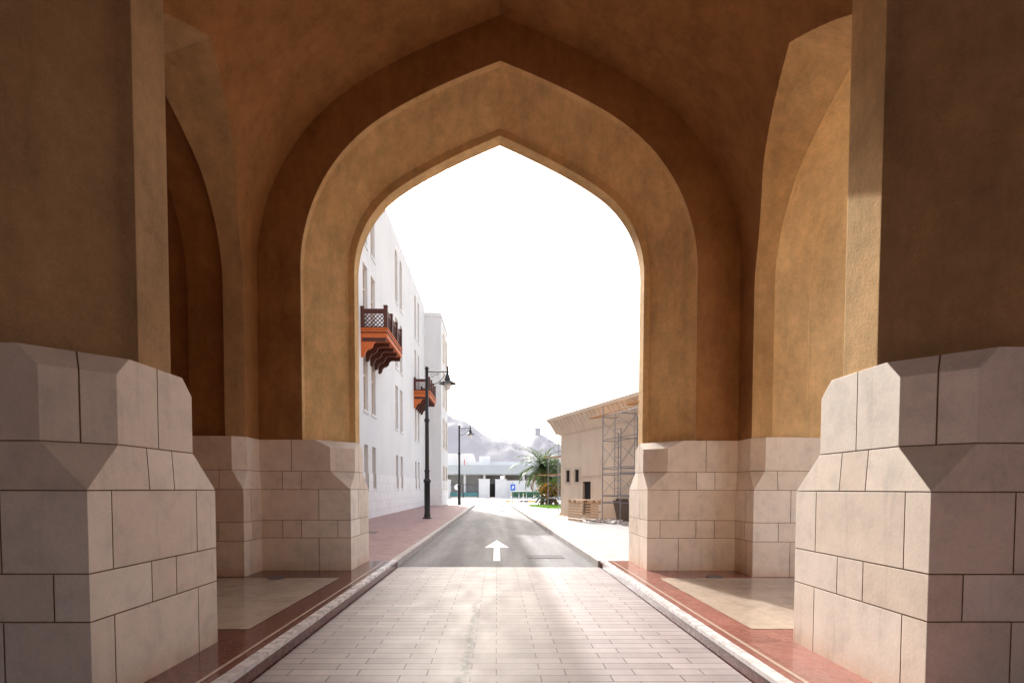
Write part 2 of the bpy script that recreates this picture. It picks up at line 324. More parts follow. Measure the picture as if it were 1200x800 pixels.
# ------------------------------------------------------------------ mesh helpers
class MB:
    def __init__(self): self.v = []; self.f = []; self.m = []
    def add(self, verts, faces, mi=0):
        o = len(self.v); self.v += [tuple(p) for p in verts]
        self.f += [tuple(i + o for i in f) for f in faces]; self.m += [mi] * len(faces)
        return self
    def box(self, x0, x1, y0, y1, z0, z1, mi=0, X=None):
        vs = [Vector(p) for p in ((x0, y0, z0), (x1, y0, z0), (x1, y1, z0), (x0, y1, z0), (x0, y0, z1), (x1, y0, z1), (x1, y1, z1), (x0, y1, z1))]
        if X is not None: vs = [X @ p for p in vs]
        return self.add(vs, [(0, 3, 2, 1), (4, 5, 6, 7), (0, 1, 5, 4), (1, 2, 6, 5), (2, 3, 7, 6), (3, 0, 4, 7)], mi)
    def bar(self, p, q, wd, hg, mi=0):
        p, q = Vector(p), Vector(q); d = q - p; L = d.length
        X = Matrix.Translation(p) @ d.to_track_quat('X', 'Z').to_matrix().to_4x4()
        return self.box(0, L, -wd / 2, wd / 2, -hg / 2, hg / 2, mi, X)
    def tube(self, pts, rad, seg=10, mi=0, cap=True):
        pts = [Vector(p) for p in pts]; rad = rad if hasattr(rad, '__len__') else [rad] * len(pts)
        rings = []
        for i, p in enumerate(pts):
            d = (pts[min(i + 1, len(pts) - 1)] - pts[max(i - 1, 0)]).normalized()
            q = d.to_track_quat('Z', 'Y').to_matrix()
            rings.append([p + q @ Vector((rad[i] * math.cos(2 * math.pi * k / seg), rad[i] * math.sin(2 * math.pi * k / seg), 0)) for k in range(seg)])
        vs = [p for r in rings for p in r]; fs = []
        for i in range(len(pts) - 1):
            for k in range(seg):
                a, b2 = i * seg + k, i * seg + (k + 1) % seg
                fs.append((a, b2, b2 + seg, a + seg))
        if cap: fs += [tuple(reversed(range(seg))), tuple((len(pts) - 1) * seg + k for k in range(seg))]
        return self.add(vs, fs, mi)
    def lathe(self, prof, seg=16, mi=0, X=None):
        vs = []; fs = []
        for r, z in prof:
            for k in range(seg):
                p = Vector((r * math.cos(2 * math.pi * k / seg), r * math.sin(2 * math.pi * k / seg), z)); vs.append(X @ p if X is not None else p)
        for i in range(len(prof) - 1):
            for k in range(seg):
                a, b2 = i * seg + k, i * seg + (k + 1) % seg
                fs.append((a, b2, b2 + seg, a + seg))
        fs += [tuple(reversed(range(seg))), tuple((len(prof) - 1) * seg + k for k in range(seg))]
        return self.add(vs, fs, mi)
    def sheet(self, pts, z, mi=0):
        return self.add([(p[0], p[1], z) for p in pts], [tuple(range(len(pts)))], mi)
    def prism(self, poly, axis, a0, a1, mi=0, X=None):
        """poly in the plane across `axis`; extruded from a0 to a1"""
        n = len(poly); vs = []
        for a in (a0, a1):
            for u, z in poly: vs.append(Vector((u, a, z)) if axis == 'y' else Vector((a, u, z)) if axis == 'x' else Vector((u, z, a)))
        if X is not None: vs = [X @ p for p in vs]
        return self.add(vs, [tuple(range(n)), tuple(reversed(range(n, 2 * n)))] + [(i, i + n, (i + 1) % n + n, (i + 1) % n) for i in range(n)], mi)
    def build(self, name, mats, parent=None, smooth=None, loc=None):
        me = bpy.data.meshes.new(name); me.from_pydata(self.v, [], self.f); me.update()
        for m in (mats if isinstance(mats, (list, tuple)) else [mats]): me.materials.append(m)
        me.polygons.foreach_set('material_index', self.m)
        bm = bmesh.new(); bm.from_mesh(me); bmesh.ops.recalc_face_normals(bm, faces=bm.faces); bm.to_mesh(me); bm.free()
        return link(name, me, parent, smooth, loc)

def link(name, me, parent=None, smooth=None, loc=None):
    if smooth is not None:
        me.polygons.foreach_set('use_smooth', [True] * len(me.polygons)); me.set_sharp_from_angle(angle=R(smooth))
    o = bpy.data.objects.new(name, me); COL.objects.link(o)
    if parent is not None: o.parent = parent
    if loc is not None: o.location = loc
    return o

def tag(o, label=None, cat=None, group=None, kind=None):
    if label: o['label'] = label
    if cat: o['category'] = cat
    if group: o['group'] = group
    if kind: o['kind'] = kind
    return o
def empty(name, loc, label=None, cat=None, group=None, rz=0):
    o = bpy.data.objects.new(name, None); COL.objects.link(o); o.location = loc; o.rotation_euler.z = rz; o.empty_display_size = 0.3
    return tag(o, label, cat, group)
def copy_tree(o, parent=None):
    c = o.copy(); COL.objects.link(c)
    if parent is not None: c.parent = parent
    for ch in list(o.children): copy_tree(ch, c)
    return c
def struct(o): o['kind'] = 'structure'; return o

def boolean(o, cutters):
    for c in cutters:
        md = o.modifiers.new('cut', 'BOOLEAN'); md.operation = 'DIFFERENCE'; md.solver = 'EXACT'; md.object = c
    bpy.context.view_layer.update()
    dg = bpy.context.evaluated_depsgraph_get()
    me = bpy.data.meshes.new_from_object(o.evaluated_get(dg))
    o.modifiers.clear(); o.data = me
    for c in cutters: bpy.data.objects.remove(c, do_unlink=True)
    return o

# ------------------------------------------------------------------ the gatehouse
XC = 0.05
def arch_profile(W, hs, apex, r, th, d, bottom=-0.6, n1=20, n2=16):
    """left-bottom .. apex .. right-bottom: jamb, haunch arc of radius r up to th degrees, then a gentle curve to the point"""
    th = R(th)
    half = [(W, bottom)]
    for i in range(n1 + 1):
        a = th * i / n1; half.append((W - r + r * math.cos(a), hs + r * math.sin(a)))
    x1, y1 = half[-1]; cx_, cy_ = x1 - d * math.sin(th), y1 + d * math.cos(th)
    for i in range(1, n2 + 1):
        t0 = i / n2; half.append(((1 - t0) ** 2 * x1 + 2 * t0 * (1 - t0) * cx_, (1 - t0) ** 2 * y1 + 2 * t0 * (1 - t0) * cy_ + t0 * t0 * apex))
    left = [(-x, z) for x, z in half]
    return left + list(reversed(half[:-1]))

XN = 0.10          # the near cross arch stands a hand's width to the right of the far one
def loft(rings, axis):
    vs = []; n = len(rings[0][1])
    for rg_i in rings:
        a, pr = rg_i[:2]; xc = rg_i[2] if len(rg_i) > 2 else XC
        for u, z in pr: vs.append((xc + u, a, z) if axis == 'y' else (a, u, z))
    fs = [tuple(range(n)), tuple(reversed(range((len(rings) - 1) * n, len(rings) * n)))]
    for i in range(len(rings) - 1):
        for k in range(n):
            k2 = (k + 1) % n
            fs.append((i * n + k, i * n + k2, (i + 1) * n + k2, (i + 1) * n + k))
    return MB().add(vs, fs)

YF = 9.13          # hall face of the far wall
A = arch_profile(4.25, 5.41, 9.765, 3.75, 55, 1.0)
Mo = arch_profile(3.49, 5.43, 9.0, 3.08, 55, 0.86)
G = arch_profile(2.875, 5.74, 8.385, 2.0, 55, 0.82)
Ci = arch_profile(2.762, 5.68, 8.255, 1.93, 55, 0.79)
Ex = arch_profile(3.25, 5.75, 8.9, 2.25, 55, 0.9)
Gn = arch_profile(2.89, 5.74, 8.6, 2.05, 55, 0.85)
Cn = arch_profile(2.775, 5.68, 8.42, 2.0, 55, 0.8)
Mn = arch_profile(3.25, 5.6, 8.85, 2.6, 55, 0.85)
rings = [(-11, Ex), (-8.9, Ex), (-8.9, Ci), (-8.5, Ci), (-8.5, G), (-8.0, Mo), (-7.9, Mo), (-7.9, A),
         (3.30, A), (3.30, Mo, XN), (3.42, Mo, XN), (3.88, Gn, XN), (3.88, Cn, XN), (4.26, Cn, XN), (4.26, Gn, XN), (4.64, Mn, XN), (4.76, Mn, XN), (4.76, A),
         (YF, A), (YF, Mo), (YF + 0.13, Mo), (9.90, G), (9.90, Ci), (10.19, Ci), (10.19, Ex), (11.2, Ex)]
gate = empty('gatehouse', (XC, 3.0, 0), 'tan plastered gatehouse with pointed arches over the road, standing on pale stone plinths', 'gatehouse')
GL = (-XC, -3.0, 0)
solid = MB().box(XC - 7.6, XC + 5.9, -9.0, 10.28, -0.3, 13.2).build('wall', M['plaster'])
c_axis = loft(rings, 'y').build('cut', M['plaster'])
YS = 6.77
def sidep(W, apex): return [(YS + u, z) for u, z in arch_profile(W, 4.92, apex, W * 1.25, 40, 0.24 * W)]
S0, S1, S2, S3 = sidep(2.20, 7.42), sidep(1.74, 7.05), sidep(1.80, 7.15), sidep(1.86, 7.24)
def side_cut(s, open_):
    rg = [(XC + s * 1.0, S0), (XC + s * 3.5, S0), (XC + s * 4.53, S1), (XC + s * 4.53, S2), (XC + s * 5.14, S2), (XC + s * 5.14, S3), (XC + s * (9.0 if open_ else 6.7), S3)]
    return loft(rg, 'x').build('cut', M['plaster'])
c_l, c_r = side_cut(-1, False), side_cut(1, True)
boolean(solid, [c_axis, c_l, c_r])
# split the one carved mass into its parts: vault, the arches, the walls
src = solid.data
def keep(name, test, label=None, mat='plaster'):
    bm = bmesh.new(); bm.from_mesh(src)
    bad = [f for f in bm.faces if not test(f)]
    bmesh.ops.delete(bm, geom=bad, context='FACES')
    if not bm.faces: bm.free(); return None
    me = bpy.data.meshes.new(name); bm.to_mesh(me); bm.free()
    me.materials.clear(); me.materials.append(M[mat]); me.materials.append(M['shaded_plaster'])
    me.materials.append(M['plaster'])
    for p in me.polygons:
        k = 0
        if name == 'arch' and p.normal.y < -0.9 and 9.0 < p.center.y < 9.2: k = 1  # outer ring of the far arch gets the painted shade tone
        if name == 'arch' and p.center.y < 4.8 and (p.normal.y < -0.3 or p.center.x < 0): k = 2  # front and left faces of the near arch skip the lit tone
        if name == 'side_arch' and p.center.x < XC - 4.54: k = 1  # shade painted into the left passage
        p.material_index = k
    o = link(name, me, gate, 32, GL)
    if label: o['label'] = label
    return o
def cls(f):
    c = f.calc_center_median(); n = f.normal; ax = abs(c.x - XC)
    if c.z < 12.9 and c.z > -0.25:
        if 4.8 < c.y < YF - 0.01 and abs(n.y) < 0.05 and ax < 4.3: return 'vault_hall'
        if -7.85 < c.y < 3.28 and abs(n.y) < 0.05 and ax < 4.3: return 'vault_near'
        if YF - 0.02 < c.y < 10.22 and ax < 4.3: return 'arch_far'
        if 3.29 < c.y < 4.77 and ax < 4.24: return 'arch_near'
        if 5.0 < c.y < 8.65 and ax > 3.4 and c.z < 7.6 and ax < 7.55: return 'side_l' if c.x < 0 else 'side_r'
    return 'wall'
for key, nm, lb in (('wall', 'wall', None), ('vault_hall', 'vault', 'pointed ceiling vault between the two cross arches'), ('vault_near', 'vault', 'pointed ceiling vault above the near bay'),
                    ('arch_far', 'arch', 'stepped pointed arch framing the street'), ('arch_near', 'arch', 'near cross arch on the two big stone piers'),
                    ('side_l', 'side_arch', 'dark side arch on the left of the hall'), ('side_r', 'side_arch', 'side arch on the right of the hall with a sunlit tone in its plaster')):
    keep(nm, lambda f, key=key: cls(f) == key, lb, 'shaded_plaster' if nm == 'vault' else 'lit_plaster' if key in ('arch_near', 'side_r', 'arch_far') else 'plaster')
bpy.data.objects.remove(solid, do_unlink=True)

COURSES = [0.12, 0.73, 1.045, 1.585, 1.905, 2.34, 2.60]
def plinth(x0, x1, y0, y1, ch, joints, s=0.06, c=0.30, extra=0.13, label=None, top=2.46):
    """stone plinth on a rectangular footprint. ch: chamfered corners among 'a'(x0,y0) 'b'(x1,y0) 'c'(x1,y1) 'd'(x0,y1).
    joints: list of (side, course index, distance along that side) for the upright joints"""
    corners = {'a': (x0, y0, 1, 1), 'b': (x1, y0, -1, 1), 'c': (x1, y1, -1, -1), 'd': (x0, y1, 1, -1)}
    bm = bmesh.new()
    loops = []
    spec = [(COURSES[0], 0, 0, 0), (COURSES[1], 0, 0, 0), (COURSES[2], 0, 0, 0), (COURSES[3], 0, 0, 0), (COURSES[4], s, c, 0), (COURSES[5], s, c, 0), (COURSES[6], s, c + extra, 0)]
    spec[5] = (top - 0.135, s, c, 0); spec[6] = (top, s, c + extra, 0)
    for z, ss, cc, _ in spec:
        lp = []
        for k in 'abcd':
            X, Y, dx, dy = corners[k]; px, py = X + dx * ss, Y + dy * ss
            if k in ch and cc > 0:
                p1, p2 = (px, py + dy * cc), (px + dx * cc, py)
                if k in 'bd': p1, p2 = p2, p1
                lp += [p1, p2]
            elif k in ch: lp += [(px, py), (px, py)]
            else: lp.append((px, py))
        loops.append([bm.verts.new((p[0], p[1], z)) for p in lp])
    lay = None
    n = len(loops[0])
    fc = []
    for i in range(len(loops) - 1):
        for k in range(n):
            k2 = (k + 1) % n
            vs = [loops[i][k], loops[i][k2], loops[i + 1][k2], loops[i + 1][k]]
            uniq = []
            for v in vs:
                if all((v.co - u.co).length > 1e-6 for u in uniq): uniq.append(v)
            if len(uniq) >= 3:
                f = bm.faces.new(uniq); fc.append(f)
    bm.faces.new([v for v in loops[-1]])
    bmesh.ops.remove_doubles(bm, verts=bm.verts, dist=1e-5)
    bmesh.ops.recalc_face_normals(bm, faces=bm.faces)
    lay = bm.edges.layers.int.new('j')
    for e in bm.edges:
        za, zb = e.verts[0].co.z, e.verts[1].co.z
        if abs(za - zb) < 1e-5 and any(abs(za - z) < 1e-4 for z in COURSES[1:5]): e[lay] = 1
    sides = {'front': (0, -1), 'back': (0, 1), 'left': (-1, 0), 'right': (1, 0)}
    for side, ci, d in joints:
        z0, z1 = COURSES[ci], COURSES[ci + 1] if ci < 4 else COURSES[6]
        if side == 'chamfer':            # upright joint through the middle of a chamfer
            X, Y, dx, dy = corners[d]; nn = Vector((-dx, -dy, 0)).normalized()
            pl = Vector((X, Y, 0)); pn = Vector((dx, -dy, 0)).normalized()
            fs = [f for f in bm.faces if f.normal.dot(nn) > 0.8 and z0 - 1e-4 < f.calc_center_median().z < z1 + 1e-4 and (f.calc_center_median().xy - pl.xy).length < 1.0]
        else:
            nx, ny = sides[side]; nn = Vector((nx, ny, 0))
            if side == 'left': pl, pn = (Vector((x0, y0 + d, 0)) if d > 0 else Vector((x0, y1 + d, 0))), Vector((0, 1, 0))
            elif side == 'right': pl, pn = (Vector((x1, y0 + d, 0)) if d > 0 else Vector((x1, y1 + d, 0))), Vector((0, 1, 0))
            elif side == 'front': pl, pn = (Vector((x0 + d, y0, 0)) if d > 0 else Vector((x1 + d, y0, 0))), Vector((1, 0, 0))
            else: pl, pn = (Vector((x0 + d, y1, 0)) if d > 0 else Vector((x1 + d, y1, 0))), Vector((1, 0, 0))
            fs = [f for f in bm.faces if f.normal.dot(nn) > 0.9 and z0 - 1e-4 < f.calc_center_median().z < z1 + 1e-4]
        geom = set(fs)
        for f in fs: geom |= set(f.edges) | set(f.verts)
        r = bmesh.ops.bisect_plane(bm, geom=list(geom), dist=1e-5, plane_co=pl, plane_no=pn)
        for g in r['geom_cut']:
            if isinstance(g, bmesh.types.BMEdge): g[lay] = 1
    tone = bm.faces.layers.float.new('tone')
    # one tone per block: flood over faces not separated by a joint
    seen = set()
    for f in bm.faces:
        if f in seen: continue
        tv = random.random(); st = [f]; seen.add(f)
        while st:
            g = st.pop(); g[tone] = tv
            for e in g.edges:
                if e[lay]: continue
                for h in e.link_faces:
                    if h not in seen: seen.add(h); st.append(h)
    je = [e for e in bm.edges if e[lay]]
    r = bmesh.ops.bevel(bm, geom=je, offset=0.0044, offset_type='OFFSET', segments=1, affect='EDGES', profile=0.5, clamp_overlap=True, material=1)
    strip = [f for f in bm.faces if f.material_index == 1]
    try:
        bmesh.ops.inset_region(bm, faces=strip, thickness=0.0012, depth=-0.009, use_boundary=True, use_even_offset=False)
    except Exception as ex: print('inset', ex)
    me = bpy.data.meshes.new('plinth'); bm.to_mesh(me); bm.free()
    me.materials.append(M['stone']); me.materials.append(M['mortar'])
    o = link('plinth', me, gate, None, GL)
    if label: o['label'] = label
    return o

def jn(side_in, side_front, L, far=False):
    """joint pattern of a road-side plinth; side_in faces the road, front faces the camera"""
    sg = 1 if side_front == 'left' else -1          # which end of the front is the road corner
    J = []
    for ci in (0, 2): J += [(side_in, ci, 0.21), (side_in, ci, L - 0.30)]
    for ci in (1, 3): J += [(side_in, ci, 0.60), (side_in, ci, 0.90)]
    J += [(side_in, 4, 0.74)]
    F = lambda d: sg * d
    for ci in (0, 2): J += [('front', ci, F(0.56))]
    if not far: J += [('front', 0, F(1.45)), ('front', 2, F(1.3))]
    for ci, ds in ((1, (0.23, 0.87, 1.2)), (3, (0.87, 1.2)), (4, (1.04,))): J += [('front', ci, F(d)) for d in ds]
    return J
def far_in(side, L): return [(side, 0, 0.45), (side, 1, 0.65), (side, 2, 0.5), (side, 3, 0.65), (side, 4, 0.62)]

NW, FW, HW = 2.737, 2.63, 4.20
NY0, NY1 = 3.32, 4.82
FY0, FY1 = 9.07, 10.33
for s in (-1, 1):
    sd_in, fr = ('right', 'right') if s < 0 else ('left', 'left')
    X = lambda a, b: (XC + s * b, XC + s * a) if s < 0 else (XC + s * a, XC + s * b)
    side = 'left' if s < 0 else 'right'
    cc = 'bc' if s < 0 else 'ad'
    j = jn(sd_in, fr, NY1 - NY0)
    j += [('chamfer', 4, 'b' if s < 0 else 'a')]
    plinth(*[q + XN - XC for q in X(NW, 6.2)], NY0, NY1, cc, j, 0.02, 0.29, 0.13, None, 2.53)
    jf = [q for q in jn(sd_in, fr, FY1 - FY0, True) if q[0] == 'front'] + far_in(sd_in, 1.2)
    plinth(*X(FW, HW + 0.2), FY0, FY1, cc, jf, 0.018, 0.34, 0.28)
    # plinths of the side arches: far jamb and near jamb
    jj = [('front', 0, s * 0.0 + (0.62 if s > 0 else -0.62)), ('front', 2, 0.62 if s > 0 else -0.62), ('front', 1, 0.42 if s > 0 else -0.42), ('front', 3, 0.4 if s > 0 else -0.4),
          (sd_in, 0, 0.22), (sd_in, 2, 0.26), (sd_in, 1, 0.3)]
    plinth(*X(HW, 5.06), 8.43, FY1 - 0.3, 'b' if s < 0 else 'a', jj, 0.03, 0.17, 0.0)
    plinth(*X(4.9, 7.58 if s < 0 else 5.93), 8.50, FY1 - 0.4, '', [('front', 0, 0.5), ('front', 2, 0.9), ('front', 1, 0.3)], 0.04, 0.0, 0.0)
    plinth(*X(HW, 5.06), NY1 - 0.4, 5.11, 'c' if s < 0 else 'd', [(sd_in, 0, 0.4), (sd_in, 2, 0.3)], 0.045, 0.24, 0.0)
    plinth(*X(4.9, 7.58 if s < 0 else 5.93), NY1 - 0.4, 5.04, '', [], 0.04, 0.0, 0.0)
    # plinths of the bay behind the viewer
    plinth(*X(2.63, HW + 0.2), -9.05, -7.85, 'bc' if s < 0 else 'ad', [], 0.05, 0.3)

# ------------------------------------------------------------------ ground, floors, road
def sheet(name, pts, z, mat): return struct(MB().sheet(pts, z).build(name, mat))
def rect(x0, x1, y0, y1): return [(x0, y0), (x1, y0), (x1, y1), (x0, y1)]
KL, KR = -2.02, 2.12
sheet('ground', rect(-2500, 2500, -800, 2500), -0.02, M['ground'])
sheet('paved_road', rect(KL, KR, -30, 10.44), 0.0, M['paving'])
R1 = (2.08, 10.44); R2 = (1.30, 47.0)
sheet('road', [(KL, 10.44), R1, R2, (KL, 47.0)], -0.004, M['asphalt'])
sheet('cross_road', [(-60, 47), (60, 47), (60, 92), (-60, 92)], -0.008, M['pale_road'])
for s, K in ((-1, KL), (1, KR)):
    f = MB()
    a, b = sorted((K + s * 0.115, XC + s * (9.5 if s < 0 else 6.4)))
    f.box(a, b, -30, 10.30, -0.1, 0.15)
    struct(f.build('marble_floor', M['red_marble' if s < 0 else 'red_marble_sunlit']))  # one marble: darker tone in left shade, sunlit tone on the right
    a, b = sorted((K, K + s * 0.112))
    struct(MB().box(a, b, -30, 10.442, 0.112, 0.152).build('marble_kerb', M['kerb_marble']))
    a, b = sorted((K + s * 0.012, K + s * 0.112))
    struct(MB().box(a, b, -30, 10.441, -0.05, 0.110).build('kerb_face', M['red_marble']))
    a, b = sorted((K + s * 0.19, K + s * 0.225))
    sheet('floor_line', rect(a, b, -30, 10.2), 0.154, M['pale_line'])
    a, b = sorted((XC + s * 2.60, XC + s * (9.0 if s < 0 else 6.2)))
    sheet('floor_panel', rect(a, b, 5.25, 8.28), 0.154, M['beige_marble'])
# pavements outside
struct(MB().box(-6.6, KL - 0.16, 10.30, 47.0, -0.1, 0.13).build('left_pavement', M['brick_walk']))
pr = MB()
def quadbox(mb, p0, p1, q1, q0, z0, z1, mi=0):
    vs = [(*p, z0) for p in (p0, p1, q1, q0)] + [(*p, z1) for p in (p0, p1, q1, q0)]
    mb.add(vs, [(0, 3, 2, 1), (4, 5, 6, 7), (0, 1, 5, 4), (1, 2, 6, 5), (2, 3, 7, 6), (3, 0, 4, 7)], mi)
def kx(y): return R1[0] + (R2[0] - R1[0]) * (y - R1[1]) / (R2[1] - R1[1])
quadbox(pr, (kx(10.3) + 0.16, 10.30), (16, 10.30), (16, 47), (kx(47) + 0.16, 47), -0.1, 0.13)
struct(pr.build('right_pavement', M['pale_walk']))
for s in (-1, 1):
    kb = MB(); y = 10.445
    while y < 46.9:
        y2 = min(y + 0.9, 46.98); dz = random.uniform(-0.004, 0.004)
        if s < 0: quadbox(kb, (KL - 0.157, y), (KL, y), (KL, y2 - 0.012), (KL - 0.157, y2 - 0.012), -0.08, 0.136 + dz)
        else: quadbox(kb, (kx(y), y), (kx(y) + 0.157, y), (kx(y2) + 0.157, y2 - 0.012), (kx(y2), y2 - 0.012), -0.08, 0.136 + dz)
        y = y2
    struct(kb.build('kerb', M['concrete']))
# painted direction arrow on the asphalt
ar = [(-0.085, 11.35), (0.075, 11.35), (0.075, 13.95), (0.33, 13.95), (-0.005, 16.0), (-0.335, 13.95), (-0.085, 13.95)]
am, t_, b_ = new_mat('worn_road_paint')
v_ = coords(t_); mk = ramp(t_, tex_noise(t_, v_, 22, 8, 0.75), [(0.36, 0.35), (0.47, 1.0)])
t_.links.new(mix(t_, 'MULTIPLY', 1.0, (0.86, 0.85, 0.84), mk), b_.inputs['Base Color']); b_.inputs['Roughness'].default_value = 0.6
tag(MB().sheet([(p[0] + 0.01, p[1]) for p in ar], 0.0).build('road_marking', am), kind='structure')
# manhole frame in the asphalt, covers in the pavement and floor
def cover(name, x, y, z, a, b, label, rnd=False):
    m = MB()
    if rnd: m.lathe([(a, 0), (a, 0.006), (a - 0.015, 0.008), (a - 0.03, 0.004), (0.02, 0.004)], 24)
    else:
        m.box(-a, a, -b, b, 0, 0.003)
        for k in range(5):
            q = -a + 0.03 + k * (2 * a - 0.06) / 4
            m.box(q - 0.012, q + 0.012, -b + 0.03, b - 0.03, 0.003, 0.005)
        for yy in (-b, b - 0.03): m.box(-a, a, yy, yy + 0.03, 0.003, 0.006)
    o = m.build(name, plain(name + '_iron', (0.17, 0.16, 0.157), 0.85, 0.0, 0.2)); o.location = (x, y, z)
    return tag(o, label, 'cover', 'drain and manhole covers')
cover('manhole_cover', 1.15, 12.0, 0.0, 0.42, 0.26, 'rectangular iron manhole cover set in the asphalt right of the painted arrow')
cover('manhole_cover', -4.35, 17.2, 0.131, 0.34, 0.30, 'square dark manhole cover in the mauve pavement before the lamp post')
cover('floor_drain', -3.55, 8.25, 0.155, 0.13, 0.13, 'small round drain in the shaded floor below the left side arch', True)
cover('floor_drain', 3.60, 8.4, 0.1545, 0.13, 0.13, 'small round drain in the floor by the right far plinth', True)

# ------------------------------------------------------------------ white building on the left
WX = -6.3; WH = 17.45
hotel = empty('white_building', (WX, 30, 0), 'tall white building with paired windows and wooden balconies along the left pavement', 'building')
HLc = (-WX, -30, 0)
PAIRS = [17.9, 25.65, 33.3, 40.8]
wl = MB().box(WX - 12, WX, 10.6, 45.2, -0.3, WH).build('wall', M['white_wall'])
wins = []       # (y centre, z0, z1, arched, width, kind)
for yc in PAIRS:
    for dy in (-0.78, 0.78):
        wins += [(yc + dy, 1.62, 3.72, False, 0.72, 'low'), (yc + dy, 5.35, 8.05, False, 0.86, 'mid'), (yc + dy, 9.2, 12.25, False, 0.86, 'mid'), (yc + dy, 13.25, 16.45, True, 0.86, 'mid')]
cut = MB()
def win_poly(w_, z0, z1, arched, yc=0, sh=0.0):
    a = w_ / 2 - sh
    if not arched: return [(yc - a, z0 + sh), (yc + a, z0 + sh), (yc + a, z1 - sh), (yc - a, z1 - sh)]
    p = [(yc - a, z0 + sh), (yc + a, z0 + sh)]
    for i in range(9): t0 = math.pi * i / 8; p.append((yc + a * math.cos(t0), z1 - w_ / 2 + a * math.sin(t0)))
    return p
for yc, z0, z1, ac, ww, kd in wins:
    cut.prism(win_poly(ww, z0, z1, ac, yc), 'x', WX - 0.20, WX + 0.3)
boolean(wl, [cut.build('cut', M['white_wall'])])
wl.parent = hotel; wl.location = HLc
for yc, z0, z1, ac, ww, kd in wins:
    m = MB()                                                     # frame: rim of the opening
    po, pi_ = win_poly(ww, z0, z1, ac, yc), win_poly(ww, z0, z1, ac, yc, 0.07)
    n = len(po); vs = [(WX - 0.13, *p) for p in po] + [(WX - 0.13, *p) for p in pi_] + [(WX - 0.17, *p) for p in pi_]
    m.add(vs, [(i, (i + 1) % n, n + (i + 1) % n, n + i) for i in range(n)] + [(n + i, n + (i + 1) % n, 2 * n + (i + 1) % n, 2 * n + i) for i in range(n)])
    if kd == 'low':
        m.box(WX - 0.17, WX - 0.12, yc - ww / 2 + 0.03, yc + ww / 2 - 0.03, z0 + 0.05, 2.38)
    else:
        zm = z0 + (z1 - z0) * 0.64
        m.box(WX - 0.17, WX - 0.115, yc - ww / 2 + 0.05, yc + ww / 2 - 0.05, zm - 0.04, zm + 0.04)
        m.box(WX - 0.17, WX - 0.125, yc - 0.025, yc + 0.025, z0 + 0.05, zm - 0.04)
    wo = m.build('window', M['beige_trim'], hotel, None, HLc)
    MB().prism(win_poly(ww, z0, z1, ac, yc, 0.05), 'x', WX - 0.185, WX - 0.165).build('pane', M['glass'] if kd == 'low' else M['glass_dim'], wo)
    if kd == 'mid':
        MB().box(WX - 0.1, WX + 0.05, yc - ww / 2 - 0.08, yc + ww / 2 + 0.08, z0 - 0.12, z0 + 0.002).build('sill', M['white_wall'], wo)
# stone base courses
bs = MB(); zc = 0.0
for i, hgt in enumerate((0.5, 0.46, 0.48, 0.46, 0.47)):
    y = 10.7 - (0.5 if i % 2 else 0)
    while y < 45.15:
        y2 = y + 1.05
        a, b = max(y, 10.62), min(y2 - 0.014, 45.14)
        spans = [(a, b)]
        for wy, z0, z1, ac, ww, kd in wins:
            if kd == 'low' and zc + hgt > z0 + 0.02:
                ns = []
                for p, q in spans:
                    if q < wy - ww / 2 or p > wy + ww / 2: ns.append((p, q))
                    else:
                        if p < wy - ww / 2 - 0.02: ns.append((p, wy - ww / 2))
                        if q > wy + ww / 2 + 0.02: ns.append((wy + ww / 2, q))
                spans = ns
        for p, q in spans:
            if q - p > 0.02: bs.box(WX - 0.02, WX + 0.035, p, q, zc + 0.007, zc + hgt - 0.007)
        y = y2
    zc += hgt
bs.build('stone_base', M['white_paint'], hotel, None, HLc)
# projecting end block
eb = MB().box(WX - 10, -4.88, 45.2, 51.0, -0.3, 16.95)
eb.box(WX - 10.1, -4.80, 45.12, 51.08, 16.55, 16.75).build('end_block', M['white_wall'], hotel, None, HLc)
be = MB(); zc = 0.0
for i in range(5):
    for k in range(2): be.box(-6.26 + k * 0.71, -6.26 + k * 0.71 + 0.69, 45.17, 45.3, zc + 0.007, zc + 0.46)
    for k in range(6): be.box(-4.95, -4.845, 45.22 + k * 0.96, 45.22 + k * 0.96 + 0.94, zc + 0.007, zc + 0.46)
    zc += 0.474
be.build('stone_base', M['white_paint'], hotel, None, HLc)
for yc in (47.2, 49.6):
    for z0, z1 in ((1.6, 3.7), (5.4, 8.0), (9.2, 12.2), (13.2, 15.6)):
        m = MB(); m.box(-4.88, -4.83, yc - 0.5, yc - 0.42, z0, z1).box(-4.88, -4.83, yc + 0.42, yc + 0.5, z0, z1).box(-4.88, -4.83, yc - 0.42, yc + 0.42, z1 - 0.08, z1).box(-4.88, -4.81, yc - 0.55, yc + 0.55, z0 - 0.1, z0)
        wo = m.build('window', M['beige_trim'], hotel, None, HLc)
        MB().box(-4.89, -4.868, yc - 0.42, yc + 0.42, z0, z1 - 0.08).build('pane', M['glass_dim'], wo)

